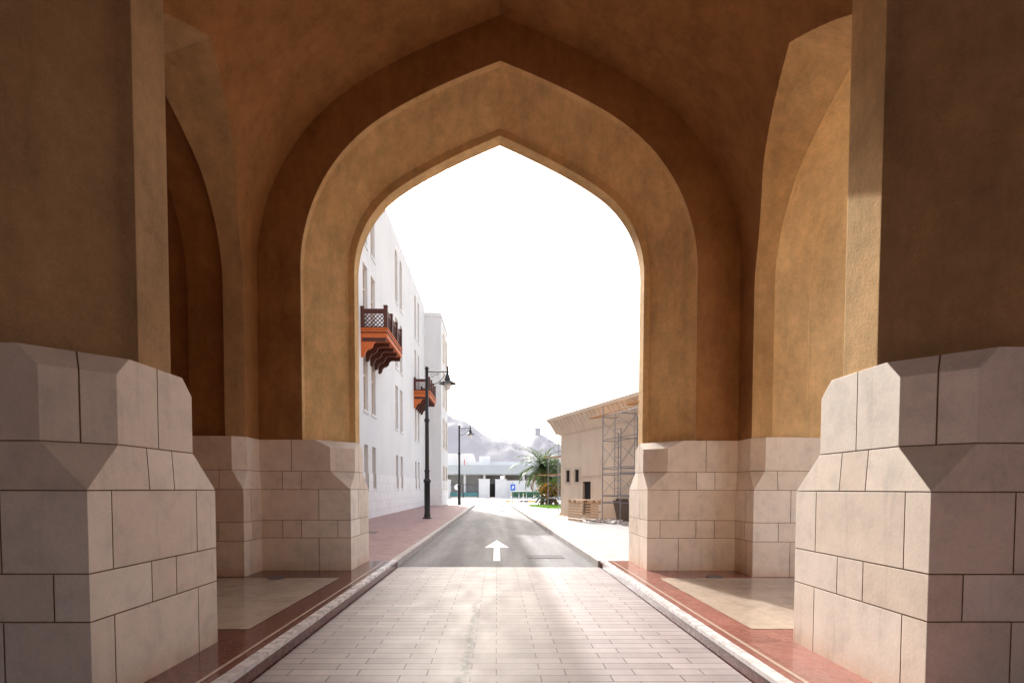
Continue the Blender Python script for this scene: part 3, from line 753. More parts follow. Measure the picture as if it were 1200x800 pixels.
# wooden balconies (fixed to the building)
def make_balcony(yc, label):
    o = empty('balcony', (-WX + WX, yc - 30, 9.0)); o.parent = hotel; o.location = (0, yc - 30, 9.0); o['label'] = label
    D, L = 1.22, 3.7; y0, y1 = -L / 2, L / 2
    fl = MB(); fl.box(0.0, D, y0, y1, -0.42, 0.0, 0); fl.box(-0.0 + 0.02, D + 0.035, y0 - 0.035, y1 + 0.035, -0.20, -0.165, 1); fl.box(0.02, D + 0.045, y0 - 0.045, y1 + 0.045, -0.028, 0.022, 0)
    fl.build('deck', [M['wood_red'], M['wood_dark']], o)
    for y in [y0 + 0.06 + i * (L - 0.12) / 4 for i in range(5)]:
        MB().box(0.05, D - 0.08, y - 0.05, y + 0.05, -0.60, -0.42).build('joist', M['wood_dark'], o)
    for i in range(5):
        y = y0 + 0.09 + i * (L - 0.18) / 4
        pf = [(0, -0.42), (0.86, -0.42), (0.86, -0.52), (0.80, -0.56)]
        for k in range(7): a = math.pi / 2 * k / 6; pf.append((0.56 + 0.22 * math.cos(a) - 0.0, -0.80 + 0.22 * math.sin(a)) if False else (0.80 - 0.26 * math.sin(a), -0.58 - 0.20 * (1 - math.cos(a))))
        pf += [(0.50, -0.86), (0.42, -0.90)]
        for k in range(7): a = math.pi / 2 * k / 6; pf.append((0.42 - 0.24 * math.sin(a), -0.92 - 0.24 * (1 - math.cos(a))))
        pf += [(0.14, -1.24), (0.0, -1.30)]
        MB().prism(pf, 'y', y - 0.075, y + 0.075).build('bracket', M['wood_red'] if i == 0 else M['wood_dark'], o)
    for (x, y) in ((0.06, y0 + 0.06), (D - 0.07, y0 + 0.06), (D - 0.07, y1 - 0.06), (D - 0.07, -0.62), (D - 0.07, 0.62), (0.06, y1 - 0.06)):
        hgt = 1.02 if x > 0.5 else 0.98
        MB().lathe([(0.12, 0.02), (0.12, hgt), (0.135, hgt + 0.005), (0.135, hgt + 0.035), (0.05, hgt + 0.06)], 4, 0, Matrix.Translation((x, y, 0)) @ Matrix.Rotation(R(45), 4, 'Z')).build('post', M['wood_dark'], o)
    def lattice(p, q):
        p, q = Vector(p), Vector(q); d = (q - p); Ln = d.length; u = d / Ln; m = MB()
        z0, z1 = 0.10, 0.66
        m.bar((p.x, p.y, 0.06), (q.x, q.y, 0.06), 0.05, 0.07); m.bar((p.x, p.y, 0.80), (q.x, q.y, 0.80), 0.06, 0.22)
        st = 0.19; k = -int((z1 - z0) / st) - 1
        while k * st < Ln:
            for sg in (1, -1):
                a0, a1 = k * st, k * st + (z1 - z0)
                lo, hi = max(a0, 0), min(a1, Ln)
                if hi - lo > 0.02:
                    za, zb = z0 + (lo - a0), z0 + (hi - a0)
                    if sg < 0: za, zb = z1 - (lo - a0), z1 - (hi - a0)
                    A_, B_ = p + u * lo, p + u * hi
                    m.bar((A_.x, A_.y, za), (B_.x, B_.y, zb), 0.036, 0.036)
            k += 1
        m.build('lattice', M['wood_dark'], o)
    lattice((0.12, y0 + 0.06, 0), (D - 0.15, y0 + 0.06, 0)); lattice((0.12, y1 - 0.06, 0), (D - 0.15, y1 - 0.06, 0))
    for a, b in ((y0 + 0.16, -0.72), (-0.52, 0.52), (0.72, y1 - 0.16)): lattice((D - 0.07, a, 0), (D - 0.07, b, 0))
    # tall carved door behind the railing
    return o
make_balcony(25.85, 'nearer red wooden balcony with lattice railing')
make_balcony(41.0, 'farther red wooden balcony partly behind the lamp post')

# ------------------------------------------------------------------ street lamps
def make_lamp(loc, label):
    o = empty('street_lamp', loc, label, 'street lamp', 'black street lamps on the left pavement')
    b = MB().lathe([(0.24, 0), (0.24, 0.04), (0.17, 0.08), (0.16, 0.22), (0.145, 0.26), (0.145, 1.75), (0.165, 1.78), (0.19, 1.80), (0.19, 1.88), (0.155, 1.93), (0.115, 1.98), (0.115, 2.3), (0.135, 2.32), (0.135, 2.38), (0.105, 2.42)], 18)
    b.build('base', M['black_metal'], o, 40)
    MB().lathe([(0.10, 2.40), (0.095, 4.75), (0.13, 4.78), (0.13, 4.88), (0.085, 4.95), (0.075, 7.30), (0.095, 7.33), (0.095, 7.40), (0.04, 7.46)], 16).build('pole', M['black_metal'], o, 40)
    a = MB(); a.tube([(0.05, 0, 7.22), (1.13, 0, 7.22)], 0.032, 8)
    a.tube([(0.06, 0, 6.55)] + [(0.06 + 0.9 * math.sin(t * 1.35) * 0.93, 0, 6.55 + 0.62 * (1 - math.cos(t * 1.45))) for t in [i / 10 for i in range(1, 11)]], 0.018, 6)
    for cx_, cz_, r_ in ((0.28, 7.02, 0.13), (0.52, 7.08, 0.09)):
        a.tube([(cx_ + r_ * math.cos(k * 0.5) * (1 - k * 0.05), 0, cz_ + r_ * math.sin(k * 0.5) * (1 - k * 0.05)) for k in range(14)], 0.011, 6)
    a.tube([(1.02, 0, 7.18), (1.02, 0, 7.46), (1.02, 0, 7.50)], [0.05, 0.04, 0.01], 8)
    a.build('arm', M['black_metal'], o, 40)
    T = Matrix.Translation((1.02, 0, 0))
    sh = MB().lathe([(0.05, 7.20), (0.07, 7.06), (0.11, 7.02), (0.13, 6.88), (0.15, 6.86), (0.17, 6.78), (0.40, 6.66), (0.43, 6.62), (0.40, 6.62), (0.16, 6.70), (0.10, 6.74)], 22, 0, T).build('lamp_shade', M['black_metal'], o, 40)
    MB().lathe([(0.02, 6.30), (0.09, 6.32), (0.15, 6.40), (0.175, 6.50), (0.165, 6.60), (0.15, 6.69)], 16, 0, T).build('globe', M['bulb'], o, 60)
    return o
l1 = make_lamp((-3.44, 25.4, 0.131), 'nearer tall black street lamp whose pole crosses the farther balcony')
l2 = copy_tree(l1); l2.location = (-3.47, 47.6, -0.005); l2['label'] = 'farther smaller black street lamp seen against the hills'

# ------------------------------------------------------------------ tan building on the right with scaffolds
B0 = Vector((3.62, 28.9)); DIR = Vector((2.6, -7.5)).normalized()        # u along the wall towards the viewer
NRM = Vector((DIR.y, -DIR.x))                                            # outward (to the road)
if NRM.x > 0: NRM = -NRM
BX = Matrix(((DIR.x, -NRM.x, 0, B0.x), (DIR.y, -NRM.y, 0, B0.y), (0, 0, 1, 0), (0, 0, 0, 1)))    # local x along wall, y into the building
tb = empty('tan_building', (B0.x, B0.y, 0), 'low tan flat-roofed building with flared cornice and scaffolding by the right pavement', 'building')
tb.matrix_world = BX
HB = 4.75
body = MB().box(0, 14, 0, 8, -0.3, HB)
body = body.build('wall', M['tan_wall'])
cm = MB().box(2.60, 3.42, -0.5, 0.30, -0.4, 1.98).box(0.70, 1.12, -0.5, 0.22, 1.98, 2.62).box(1.72, 2.16, -0.5, 0.22, 1.98, 2.62)
boolean(body, [cm.build('cut', M['tan_wall'])])
body.parent = tb
dr = MB().box(2.50, 2.60, -0.03, 0.1, 0, 2.08).box(3.42, 3.52, -0.03, 0.1, 0, 2.08).box(2.60, 3.42, -0.03, 0.1, 1.98, 2.08).build('door', M['tan_wall'], tb)
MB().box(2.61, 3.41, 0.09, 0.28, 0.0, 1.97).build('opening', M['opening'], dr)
for a, b in ((0.70, 1.12), (1.72, 2.16)):
    m = MB().box(a - 0.13, a, -0.03, 0.06, 1.86, 2.75).box(b, b + 0.13, -0.03, 0.06, 1.86, 2.75).box(a, b, -0.03, 0.06, 2.62, 2.75).box(a, b, -0.03, 0.06, 1.86, 1.98)
    wo = m.build('window', M['beige_trim'], tb)
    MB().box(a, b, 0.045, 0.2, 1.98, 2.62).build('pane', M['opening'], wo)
# flared cornice with upright ribs
OV = 0.62
cn = MB()
z0, z1, z2 = HB - 0.16, HB + 0.62, HB + 0.80
def ringq(d, z): return [(-d, -d, z), (14 + d, -d, z), (14 + d, 8 + d, z), (-d, 8 + d, z)]
rr = [ringq(0.0 + 0.03, z0), ringq(0.10, z0 + 0.03), ringq(OV * 0.9, z1), ringq(OV, z1 + 0.02), ringq(OV, z2), ringq(OV - 0.35, z2 + 0.02)]
vs = [p for r in rr for p in r]; fs = [(3, 2, 1, 0), tuple((len(rr) - 1) * 4 + k for k in range(4))]
for i in range(len(rr) - 1):
    for k in range(4): fs.append((i * 4 + k, i * 4 + (k + 1) % 4, (i + 1) * 4 + (k + 1) % 4, (i + 1) * 4 + k))
cn.add(vs, fs)
for k in range(36):
    u = -0.3 + k * 0.4
    cn.add([(u - 0.07, -0.13, z0 + 0.06), (u + 0.07, -0.13, z0 + 0.06), (u + 0.07, -OV * 0.9 - 0.03, z1 - 0.03), (u - 0.07, -OV * 0.9 - 0.03, z1 - 0.03),
            (u - 0.07, -0.0, z0 + 0.2), (u + 0.07, -0.0, z0 + 0.2), (u + 0.07, -OV * 0.8, z1 - 0.0), (u - 0.07, -OV * 0.8, z1 - 0.0)],
           [(0, 1, 2, 3), (4, 7, 6, 5), (0, 4, 5, 1), (1, 5, 6, 2), (2, 6, 7, 3), (3, 7, 4, 0)])
cn.build('cornice', M['tan_wall'], tb)
MB().box(-0.05, 14, -0.045, 0.0, -0.2, 0.28).build('base_course', M['tan_wall'], tb)
MB().box(2.2, 4.4, -0.05, 0.0, 2.2, 2.28).build('lintel_band', M['beige_trim'], tb)

def scaffold(name, mat4, nx, dx, dy, lifts, top, label, planks):
    o = empty(name, (0, 0, 0), label, 'scaffold', 'scaffold towers by the tan building'); o.matrix_world = mat4
    fr = MB(); br_ = MB()
    for i in range(nx + 1):
        for j in (0, 1):
            x, y = i * dx, j * dy
            fr.tube([(x, y, 0.03), (x, y, top[(i + j) % len(top)])], 0.021, 8)
            fr.lathe([(0.08, 0), (0.08, 0.02), (0.03, 0.03)], 8, 0, Matrix.Translation((x, y, 0)))
    for z in lifts:
        for i in range(nx):
            for j in (0, 1): fr.tube([(i * dx, j * dy, z), ((i + 1) * dx, j * dy, z)], 0.016, 8)
        for i in range(nx + 1): fr.tube([(i * dx, 0, z - 0.05), (i * dx, dy, z - 0.05)], 0.016, 8)
    fr.build('frame', M['steel'], o, 40)
    for i in range(nx):
        for k in range(len(lifts) - 1):
            zA, zB = lifts[k] + 0.05, lifts[k + 1] - 0.05
            if zB - zA < 0.8: continue
            for j in (0, 1):
                br_.tube([(i * dx, j * dy - 0.03, zA), ((i + 1) * dx, j * dy - 0.03, zB)], 0.009, 6)
                if j == 0: br_.tube([((i + 1) * dx, j * dy - 0.045, zA), (i * dx, j * dy - 0.045, zA + (zB - zA) * 0.8)], 0.009, 6)
            x = i * dx + dx * 0.68
            br_.tube([(x, 0, lifts[k]), (x, 0, lifts[k + 1])], 0.013, 6)
            for q in (0.33, 0.66): br_.tube([(x, 0, lifts[k] + (lifts[k + 1] - lifts[k]) * q), ((i + 1) * dx, 0, lifts[k] + (lifts[k + 1] - lifts[k]) * q)], 0.014, 6)
    br_.build('brace', M['steel'], o, 40)
    for (xa, xb, ya, yb, z) in planks: MB().box(xa, xb, ya, yb, z, z + 0.045).build('plank', M['plank'], o)
    return o
def wall_mat(u, v, z=0.13): return BX @ Matrix.Translation((u, v, z))
scaffold('scaffold', wall_mat(6.1, -0.95), 2, 1.45, 0.8, [0.9, 1.2, 2.15, 2.4, 3.65, 4.7], [5.15, 4.0, 5.35], 'tall grey steel scaffold tower beside the doorway of the tan building',
         [(-1.35, 1.7, 0.05, 0.28, 4.75), (1.3, 3.0, 0.3, 0.55, 5.0)])
scaffold('scaffold', BX @ Matrix.Translation((-4.4, 1.25, 0.13)) @ Matrix.Rotation(R(20), 4, 'Z'), 1, 1.3, 1.0, [0.9, 2.35, 3.5, 4.6], [3.75, 4.95], 'thin pale scaffold with orange planks between the palm and the tan building',
         [(-0.5, 1.6, 0.0, 0.22, 3.52), (-0.9, 1.9, -0.1, 0.12, 2.37), (-0.2, 1.7, 0.6, 0.8, 3.52)])
# plywood leaning behind the tower, pallets, plank, rubble
o = MB()
for k in range(3): o.box(0.3 * k, 0.3 * k + 0.95, -0.03 * k, -0.03 * k + 0.02, 0, 1.0 + 0.1 * (k % 2), 0, Matrix.Rotation(R(14), 4, 'X'))
o = o.build('plywood_sheets', M['plywood']); o.matrix_world = BX @ Matrix.Translation((6.5, -0.42, 0.13))
tag(o, 'dark weathered plywood sheets leaning on the wall behind the scaffold tower', 'plywood')
def pallet(name, mat4, label):
    p = empty(name, (0, 0, 0), label, 'pallet', 'wooden pallets piled by the door'); p.matrix_world = mat4
    for k in range(7): MB().box(0, 1.2, k * 0.165, k * 0.165 + 0.11, 0.12, 0.142).build('board', M['pallet'], p)
    for y in (0, 0.5, 1.0): MB().box(0, 1.2, y, y + 0.1, 0, 0.022).build('skid', M['pallet'], p)
    for x in (0, 0.53, 1.06):
        for y in (0, 0.5, 1.0): MB().box(x, x + 0.14, y, y + 0.1, 0.022, 0.12).build('block', M['pallet'], p)
    return p
pm = wall_mat(4.55, -1.85)
pallet('wooden_pallet', pm @ Matrix.Translation((0.0, 0.12, 0.012)) @ Matrix.Rotation(R(86), 4, 'X') @ Matrix.Scale(0.75, 4, (0, 1, 0)), 'pale wooden pallet standing on edge at the front of the pile by the doorway')
pallet('wooden_pallet', pm @ Matrix.Translation((0.0, 1.02, 0.012)) @ Matrix.Rotation(R(88), 4, 'X') @ Matrix.Scale(0.75, 4, (0, 1, 0)), 'wooden pallet standing on edge at the back of the pile by the doorway')
pallet('wooden_pallet', pm @ Matrix.Translation((-0.05, 0.0, 0.835)) @ Matrix.Rotation(R(-3), 4, 'Z'), 'wooden pallet lying flat across the two upright ones by the doorway')
rub = MB(); random.seed(5)
for k in range(160):
    u, v = random.uniform(5.2, 10.5), random.uniform(-1.25, -0.1); s_ = random.uniform(0.03, 0.13)
    X_ = Matrix.Translation((u, v, 0.14 + s_ * 0.3)) @ Matrix.Rotation(random.uniform(0, 3), 4, 'Z') @ Matrix.Rotation(random.uniform(0, 1), 4, 'X')
    rub.box(-s_, s_, -s_ * 0.7, s_ * 0.7, -s_ * 0.5, s_ * 0.5, 0, X_)
o = rub.build('rubble', M['concrete']); o.matrix_world = BX; tag(o, 'pale broken rubble scattered along the foot of the tan wall', 'rubble', None, 'stuff')
o = MB().add([(2.5, -0.6, 0.134), (14, -1.5, 0.134), (14, 0, 0.134), (-0.5, 0, 0.134), (-0.5, -0.35, 0.134)], [(0, 1, 2, 3, 4)]).build('soil_strip', M['soil']); o.matrix_world = BX; struct(o)

# ------------------------------------------------------------------ greenery
def leaf(mb, p, d, up, L, wd):
    d = Vector(d).normalized(); s_ = d.cross(up)
    s_ = s_.normalized() if s_.length > 1e-4 else Vector((1, 0, 0)); p = Vector(p)
    mb.add([p, p + d * L * 0.45 + s_ * wd, p + d * L, p + d * L * 0.45 - s_ * wd], [(0, 1, 2, 3)])
def palm(name, loc, hgt, fl, label, n=46, seed=3):
    rnd = random.Random(seed)
    o = empty(name, loc, label, 'palm tree')
    tr = MB(); zz = 0; prof = []
    while zz < hgt: prof += [(0.20 + 0.05 * rnd.random(), zz), (0.16, zz + 0.07)]; zz += 0.11
    tr.lathe(prof, 12).build('trunk', M['bark'], o)
    cr = MB(); dry = MB(); ribs = MB()
    for k in range(n):
        az = k * 2.399 + rnd.uniform(-0.2, 0.2); el = R(82) - (k / n) ** 0.85 * R(118)
        L = fl * rnd.uniform(0.82, 1.1); pts = []; p = Vector((0, 0, hgt)); e = el
        for i in range(15):
            pts.append(p.copy()); p = p + Vector((math.cos(az) * math.cos(e), math.sin(az) * math.cos(e), math.sin(e))) * (L / 14); e -= R(4.6 + 3.0 * (i / 14))
        is_dry = k > n - 5
        ribs.tube(pts, [0.022 * (1 - i / 16) for i in range(15)], 5)
        for i in range(1, 15):
            d0 = (pts[i] - pts[i - 1]).normalized(); sd_ = d0.cross(Vector((0, 0, 1))).normalized()
            for q in range(3):
                pp = pts[i - 1].lerp(pts[i], q / 3); t0 = (i + q / 3) / 15
                ll = 0.52 * fl / 2.6 * math.sin(math.pi * min(1, 0.12 + t0 * 0.86)) + 0.1
                for sg in (-1, 1):
                    dd = d0 * 0.75 + sd_ * sg * 0.8 + Vector((0, 0, rnd.uniform(-0.45, 0.15)))
                    leaf(dry if is_dry else cr, pp, dd, Vector((0, 0, 1)), ll * rnd.uniform(0.8, 1.15), 0.036)
    c_ = cr.build('crown', M['palm_leaf'], o); ribs.build('rib', M['tree_leaf'], c_); dry.build('dry_frond', M['dry_leaf'], o)
    return o
palm('palm_tree', (4.5, 50.5, 0.05), 3.7, 3.4, 'date palm with arching grey-green fronds beside the grass')
palm('palm_tree', (5.0, 49.0, 0.05), 0.9, 1.9, 'low young palm with dark fronds at the foot of the taller palm', 22, 9)
def bushy_tree(name, loc, hgt, rad, label, flower=0.0, seed=4, nl=5200, cat='tree'):
    rnd = random.Random(seed); o = empty(name, loc, label, cat)
    tr = MB(); tips = []
    tr.tube([(0, 0, 0), (0.05, 0, hgt * 0.25), (0.02, 0.05, hgt * 0.45)], [0.16, 0.12, 0.09], 8)
    for k in range(11):
        az = k * 2.4; e = R(rnd.uniform(25, 80)); L = rad * rnd.uniform(0.6, 1.0)
        p0 = Vector((0.02, 0.03, hgt * rnd.uniform(0.25, 0.45))); p1 = p0 + Vector((math.cos(az) * math.cos(e), math.sin(az) * math.cos(e), math.sin(e))) * L
        tr.tube([p0, p0.lerp(p1, 0.5) + Vector((0, 0, 0.1)), p1], [0.06, 0.04, 0.015], 6); tips.append(p1); tips.append(p0.lerp(p1, 0.6))
    tr.build('trunk', M['bark'], o)
    cr, fl = MB(), MB()
    cl = [(t + Vector((rnd.gauss(0, .25), rnd.gauss(0, .25), rnd.gauss(0, .25))) * rad * 0.4, rnd.uniform(0.22, 0.42) * rad) for t in tips for _ in range(2)]
    for i in range(nl):
        c, r_ = rnd.choice(cl); v = Vector((rnd.gauss(0, 1), rnd.gauss(0, 1), rnd.gauss(0, 1))).normalized() * r_ * rnd.random() ** 0.4
        p = c + v
        if p.z < 0.15: continue
        isf = rnd.random() < flower and p.z < hgt * 0.72
        leaf(fl if isf else cr, p, (rnd.gauss(0, 1), rnd.gauss(0, 1), rnd.gauss(0, 0.7)), Vector((rnd.gauss(0, 1), rnd.gauss(0, 1), 1)), rnd.uniform(0.13, 0.24), 0.06)
    cr.build('crown', M['tree_leaf'], o)
    if fl.v: fl.build('blossom', M['flower'], o)
    return o
bushy_tree('leafy_tree', (5.55, 52.6, 0.05), 5.4, 2.2, 'light green leafy tree rising behind the palm', 0.0, 4)
bushy_tree('flowering_shrub', (4.95, 46.5, 0.05), 2.9, 1.25, 'shrub with orange blossom behind the thin scaffold', 0.55, 8, 2600, 'shrub')
gm = MB(); rg_ = random.Random(2)
for k in range(16000):
    x, y = rg_.uniform(2.75, 9.0), rg_.uniform(38.5, 46.2)
    if x < 2.9 + max(0, 43 - y) * 0.25: continue
    h_ = rg_.uniform(0.04, 0.10); a = rg_.uniform(0, 6.3)
    gm.add([(x, y, 0.13), (x + 0.03 * math.cos(a), y + 0.03 * math.sin(a), 0.13), (x + rg_.gauss(0, .03), y + rg_.gauss(0, .03), 0.13 + h_)], [(0, 1, 2)])
tag(gm.build('grass', leaf_mat('lawn_blade', (0.13, 0.28, 0.02), (0.22, 0.42, 0.04), 0.4)), 'bright green lawn at the end of the right pavement', 'grass', None, 'stuff')
sheet('lawn_ground', [(2.8, 46.2), (2.8, 43), (4.0, 38.5), (9, 38.5), (9, 46.2)], 0.136, M['grass'])

# ------------------------------------------------------------------ across the street
# striped kerb with posts, bins, sign, gate walls, shopfront building, hills
isl = MB(); x = 1.1; k = 0
while x < 7.0:
    isl.box(x, x + 0.88, 62.0, 62.45, -0.05, 0.17, k % 3); x += 0.9; k += 1
tag(isl.build('striped_kerb', [M['yellow'], M['white_paint'], M['rubber']]), kind='structure')
def bollard(x, y, label):
    o = empty('bollard', (x, y, 0), label, 'bollard', 'white bollards by the striped kerb')
    MB().lathe([(0.09, 0), (0.09, 0.1), (0.06, 0.13), (0.06, 1.0), (0.03, 1.06)], 12).build('post', M['white_paint'], o)
    MB().lathe([(0.063, 0.78), (0.063, 0.92)], 12).build('band', M['yellow'], o)
bollard(1.75, 61.6, 'white bollard standing below the blue sign'); bollard(3.2, 61.6, 'white bollard in front of the row of green bins')
def bin_(x, y, label):
    o = empty('wheeled_bin', (x, y, -0.005), label, 'bin', 'green wheeled bins in a row')
    b = MB(); b.add([(-0.5, -0.38, 0.22), (0.5, -0.38, 0.22), (0.5, 0.38, 0.22), (-0.5, 0.38, 0.22), (-0.58, -0.48, 1.05), (0.58, -0.48, 1.05), (0.58, 0.48, 1.05), (-0.58, 0.48, 1.05)],
                   [(3, 2, 1, 0), (4, 5, 6, 7), (0, 1, 5, 4), (1, 2, 6, 5), (2, 3, 7, 6), (3, 0, 4, 7)]); b.build('body', M['green_plastic'], o)
    l = MB(); l.prism([(-0.52, 1.06), (-0.5, 1.14), (-0.2, 1.24), (0.2, 1.24), (0.5, 1.14), (0.52, 1.06)], 'x', -0.61, 0.61); l.build('lid', M['green_plastic'], o)
    for xx in (-0.42, 0.42):
        for yy in (-0.3, 0.3): MB().tube([(xx - 0.03, yy, 0.1), (xx + 0.03, yy, 0.1)], 0.1, 12).build('wheel', M['rubber'], o)
    return o
for i, lb in enumerate(('green wheeled bin nearest the blue sign', 'second green wheeled bin from the blue sign', 'third green wheeled bin from the blue sign', 'green wheeled bin at the palm end of the row')):
    bin_(3.05 + i * 1.22, 84.0, lb)
# blue information sign
sg = empty('road_sign', (2.55, 80.5, 0), 'blue rectangular sign with a white symbol on a pole by the bins', 'sign')
MB().tube([(0, 0.04, 0), (0, 0.04, 2.75)], 0.035, 8).build('pole', M['steel'], sg)
pn = MB().box(-0.37, 0.37, 0, 0.03, 1.35, 2.35).build('panel', M['blue_sign'], sg)
MB().add([(-0.16, -0.004, 1.62), (0.02, -0.004, 1.62), (0.18, -0.004, 1.95), (0.18, -0.004, 2.12), (-0.02, -0.004, 2.12), (-0.02, -0.004, 1.98), (-0.16, -0.004, 1.80)], [(0, 1, 2, 3, 4, 5, 6)]).build('symbol', M['white_paint'], pn)
# round sign near the far lamp
rs = empty('round_sign', (-6.0, 78.0, 0), 'round white sign on a post behind the farther lamp', 'sign')
MB().tube([(0, 0.04, 0), (0, 0.04, 2.3)], 0.035, 8).build('pole', M['steel'], rs)
MB().lathe([(0.45, 0), (0.45, 0.03)], 24, 0, Matrix.Translation((0, 0.03, 1.85)) @ Matrix.Rotation(R(90), 4, 'X')).build('disc', M['white_paint'], rs)
def gate_block(name, x0, x1, y0, y1, z1, label, panel=True):
    o = empty(name, ((x0 + x1) / 2, y0, 0), label, 'gate wall', 'white gate wall blocks'); a, d = (x1 - x0) / 2, y1 - y0
    MB().box(-a, a, 0, d, -0.1, z1 - 0.12).build('wall', M['white_paint'], o)
    MB().box(-a - 0.06, a + 0.06, -0.06, d + 0.06, z1 - 0.12, z1).build('coping', M['white_paint'], o)
    if panel: MB().box(-a * 0.55, a * 0.55, -0.035, 0.0, 0.45, z1 - 0.9).build('panel', M['white_paint'], o)
    return o
gate_block('gate_wall', -3.15, -1.25, 90, 92, 3.35, 'white gate wall block beside the barred gate')
gate_block('gate_wall', -0.25, 1.75, 90, 92, 3.3, 'white gate wall block between the narrow opening and the blue sign')
gate_block('gate_wall', 1.75, 12.0, 90.6, 91.6, 3.1, 'long white boundary wall behind the green bins', False)
gate_block('gate_wall', -9.6, -8.2, 84, 92, 3.2, 'white wall end beside the tall white building', False)
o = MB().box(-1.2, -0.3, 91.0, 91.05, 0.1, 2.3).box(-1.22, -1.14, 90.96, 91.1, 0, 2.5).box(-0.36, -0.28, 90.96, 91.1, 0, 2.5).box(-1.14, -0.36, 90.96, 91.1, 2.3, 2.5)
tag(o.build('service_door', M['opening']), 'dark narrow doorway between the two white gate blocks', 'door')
o = MB().lathe([(0.30, 3.3), (0.30, 3.6), (0.36, 3.62), (0.36, 3.75), (0.12, 3.9)], 12, 0, Matrix.Translation((0.95, 91, 0))); tag(o.build('wall_cap_ornament', M['white_paint']), 'small white round finial on the gate block left of the blue sign', 'finial')
gt = empty('barred_gate', (-5.9, 90.5, 0), 'dark barred sliding gate with teal panel left of the gate wall', 'gate')
fr_ = MB()
for z in (0.15, 2.35): fr_.box(-2.6, 2.7, 0, 0.08, z - 0.05, z + 0.05)
for x in (-2.6, 0.0, 2.65): fr_.box(x - 0.07, x + 0.07, -0.02, 0.1, 0, 2.45)
fr_.build('frame', M['black_metal'], gt)
br_ = MB()
for k in range(26): br_.box(-2.5 + k * 0.2, -2.47 + k * 0.2, 0.02, 0.05, 0.2, 2.3)
br_.build('bars', M['steel'], gt)
MB().box(-2.5, 2.6, 0.06, 0.09, 0.25, 0.95).build('panel', M['teal'], gt)
shop = empty('grey_building', (-3, 112, 0), 'long low grey building with deep fascia over dark glass front, across the street', 'building')
MB().box(-8.5, 30, 1.2, 12, -0.1, 4.9).build('wall', M['grey_cladding'], shop)
MB().box(-8.8, 30, -0.6, 12.5, 4.75, 6.75).build('fascia', M['grey_cladding'], shop)
for k in range(9):
    xx = -8.3 + k * 4.3
    if k < 8: MB().box(xx + 0.3, xx + 4.0, 1.08, 1.19, 0.3, 4.55).build('window', M['glass'], shop)
    MB().box(xx - 0.16, xx + 0.16, -0.35, 0.0, -0.1, 4.75).build('column', M['white_paint'], shop)
MB().box(-8.0, 30, 5, 12, 6.75, 7.75).build('parapet', M['white_paint'], shop)
MB().box(-0.9, 1.5, 3, 6, 6.75, 8.9).build('roof_room', M['white_paint'], shop)
ob = empty('white_house', (-9.2, 128, 0), 'plain white building with a sloping edge beyond the grey building, left of it', 'building')
MB().prism([(-3, -0.1), (4.6, -0.1), (4.6, 5.5), (3.2, 10.4), (-3, 10.4)], 'y', 0, 8).build('wall', M['white_paint'], ob)
for k in range(2): MB().box(-1.6 + k * 2.2, -0.6 + k * 2.2, -0.04, 0.02, 6.6, 8.2).build('window', M['glass_dim'], ob)
oc = empty('white_house', (13.2, 135, 0), 'white house seen between the palm fronds below the hills', 'building')
MB().box(-4.5, 6, 0, 8, -0.1, 10.2).box(-4.7, 6.2, -0.2, 8.2, 10.2, 10.6).build('wall', M['white_paint'], oc)
for k in range(3): MB().box(-3.4 + k * 3, -2.2 + k * 3, -0.04, 0.02, 6.6, 8.4).build('window', M['glass_dim'], oc)
pole = MB().tube([(0, 0, 0), (0, 0, 8.2)], 0.09, 8); o = pole.build('marker_pole', M['red']); o.location = (-7.3, 116 , 0); o.data.materials[0] = M['red']; tag(o, 'thin red pole rising beside the plain white building', 'pole')
bushy_tree('roof_shrub', (-10.2, 121, 5.0), 2.6, 1.3, 'small green shrub top between the white end block and the farther lamp', 0, 12, 900, 'shrub')
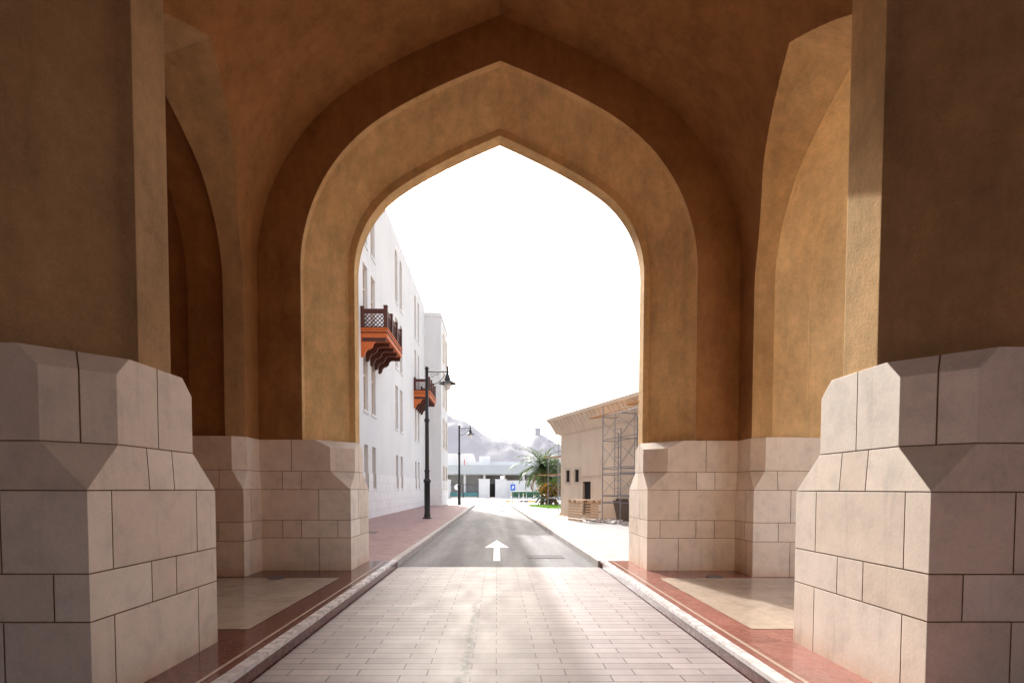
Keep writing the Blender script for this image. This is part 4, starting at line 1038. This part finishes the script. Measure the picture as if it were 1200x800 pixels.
# parked white car half hidden behind the thin scaffold
car = empty('parked_car', (7.1, 57.0, 0), 'white parked car half hidden behind the thin scaffold', 'car', None, R(8))
pf = [(-2.1, 0.35), (2.1, 0.32), (2.15, 0.75), (1.3, 0.92), (0.75, 1.42), (-1.2, 1.46), (-1.9, 0.98), (-2.15, 0.9)]
MB().prism(pf, 'y', -0.85, 0.85).build('body', M['white_paint'], car)
MB().prism([(0.72, 1.36), (1.12, 0.96), (-1.6, 1.0), (-1.15, 1.38)], 'y', -0.862, 0.862).build('window', M['glass'], car)
for xx in (-1.3, 1.3):
    for yy in (-0.8, 0.8): MB().tube([(xx, yy - 0.1, 0.32), (xx, yy + 0.1, 0.32)], 0.32, 18).build('wheel', M['rubber'], car)

# hills with a watch tower
prof = [(-160, 90), (-90, 100), (-66, 97), (-55, 92), (-37, 88), (-22, 76), (-8, 70), (4, 69), (12, 68), (22, 69), (30, 66), (37, 61), (45, 66), (52, 71), (60, 71), (68, 70), (78, 64), (95, 52), (130, 60), (190, 70), (300, 40)]
def ridge(x):
    for (a, ha), (b, hb) in zip(prof, prof[1:]):
        if a <= x <= b:
            s = (x - a) / (b - a); return ha + (hb - ha) * s
    return 40
nx, ny = 230, 46; hv = []; hf = []
for j in range(ny):
    for i in range(nx):
        x = -420 + 840 * i / (nx - 1); y = 520 + 480 * j / (ny - 1)
        t = j / (ny - 1); e = min(1.0, t / 0.375); e = e * e * (3 - 2 * e) * 0.35 + 0.65 * e
        xr = x * 700 / y
        h = 1.07 * ridge(xr) * e * (1 - 0.3 * max(0, t - 0.375))
        h += noise.ridged_multi_fractal(Vector((x * 0.018, y * 0.016, 1.3)), 0.8, 2.2, 6, 0.9, 2.0) * 4.5 * e - 5 * e + noise.fractal(Vector((x * 0.03, y * 0.03, 1.3)), 0.8, 2.2, 6) * 10 * e * (1 if abs(t - 0.375) > 0.06 else 0.55)
        hv.append((x, y, h - 2))
for j in range(ny - 1):
    for i in range(nx - 1): a = j * nx + i; hf.append((a, a + 1, a + nx + 1, a + nx))
struct(MB().add(hv, hf).build('hills', M['hill'], None, 180))
tw = empty('watch_tower', (56, 702, 69), 'small square watch tower on the hazy hilltop', 'tower')
MB().lathe([(4.2, 0), (3.8, 9), (3.8, 14.5)], 10).build('wall', M['hill'], tw)
MB().lathe([(4.2, 14.2), (4.2, 15.4), (3.6, 15.4), (3.6, 14.8)], 10).build('parapet', M['hill'], tw)
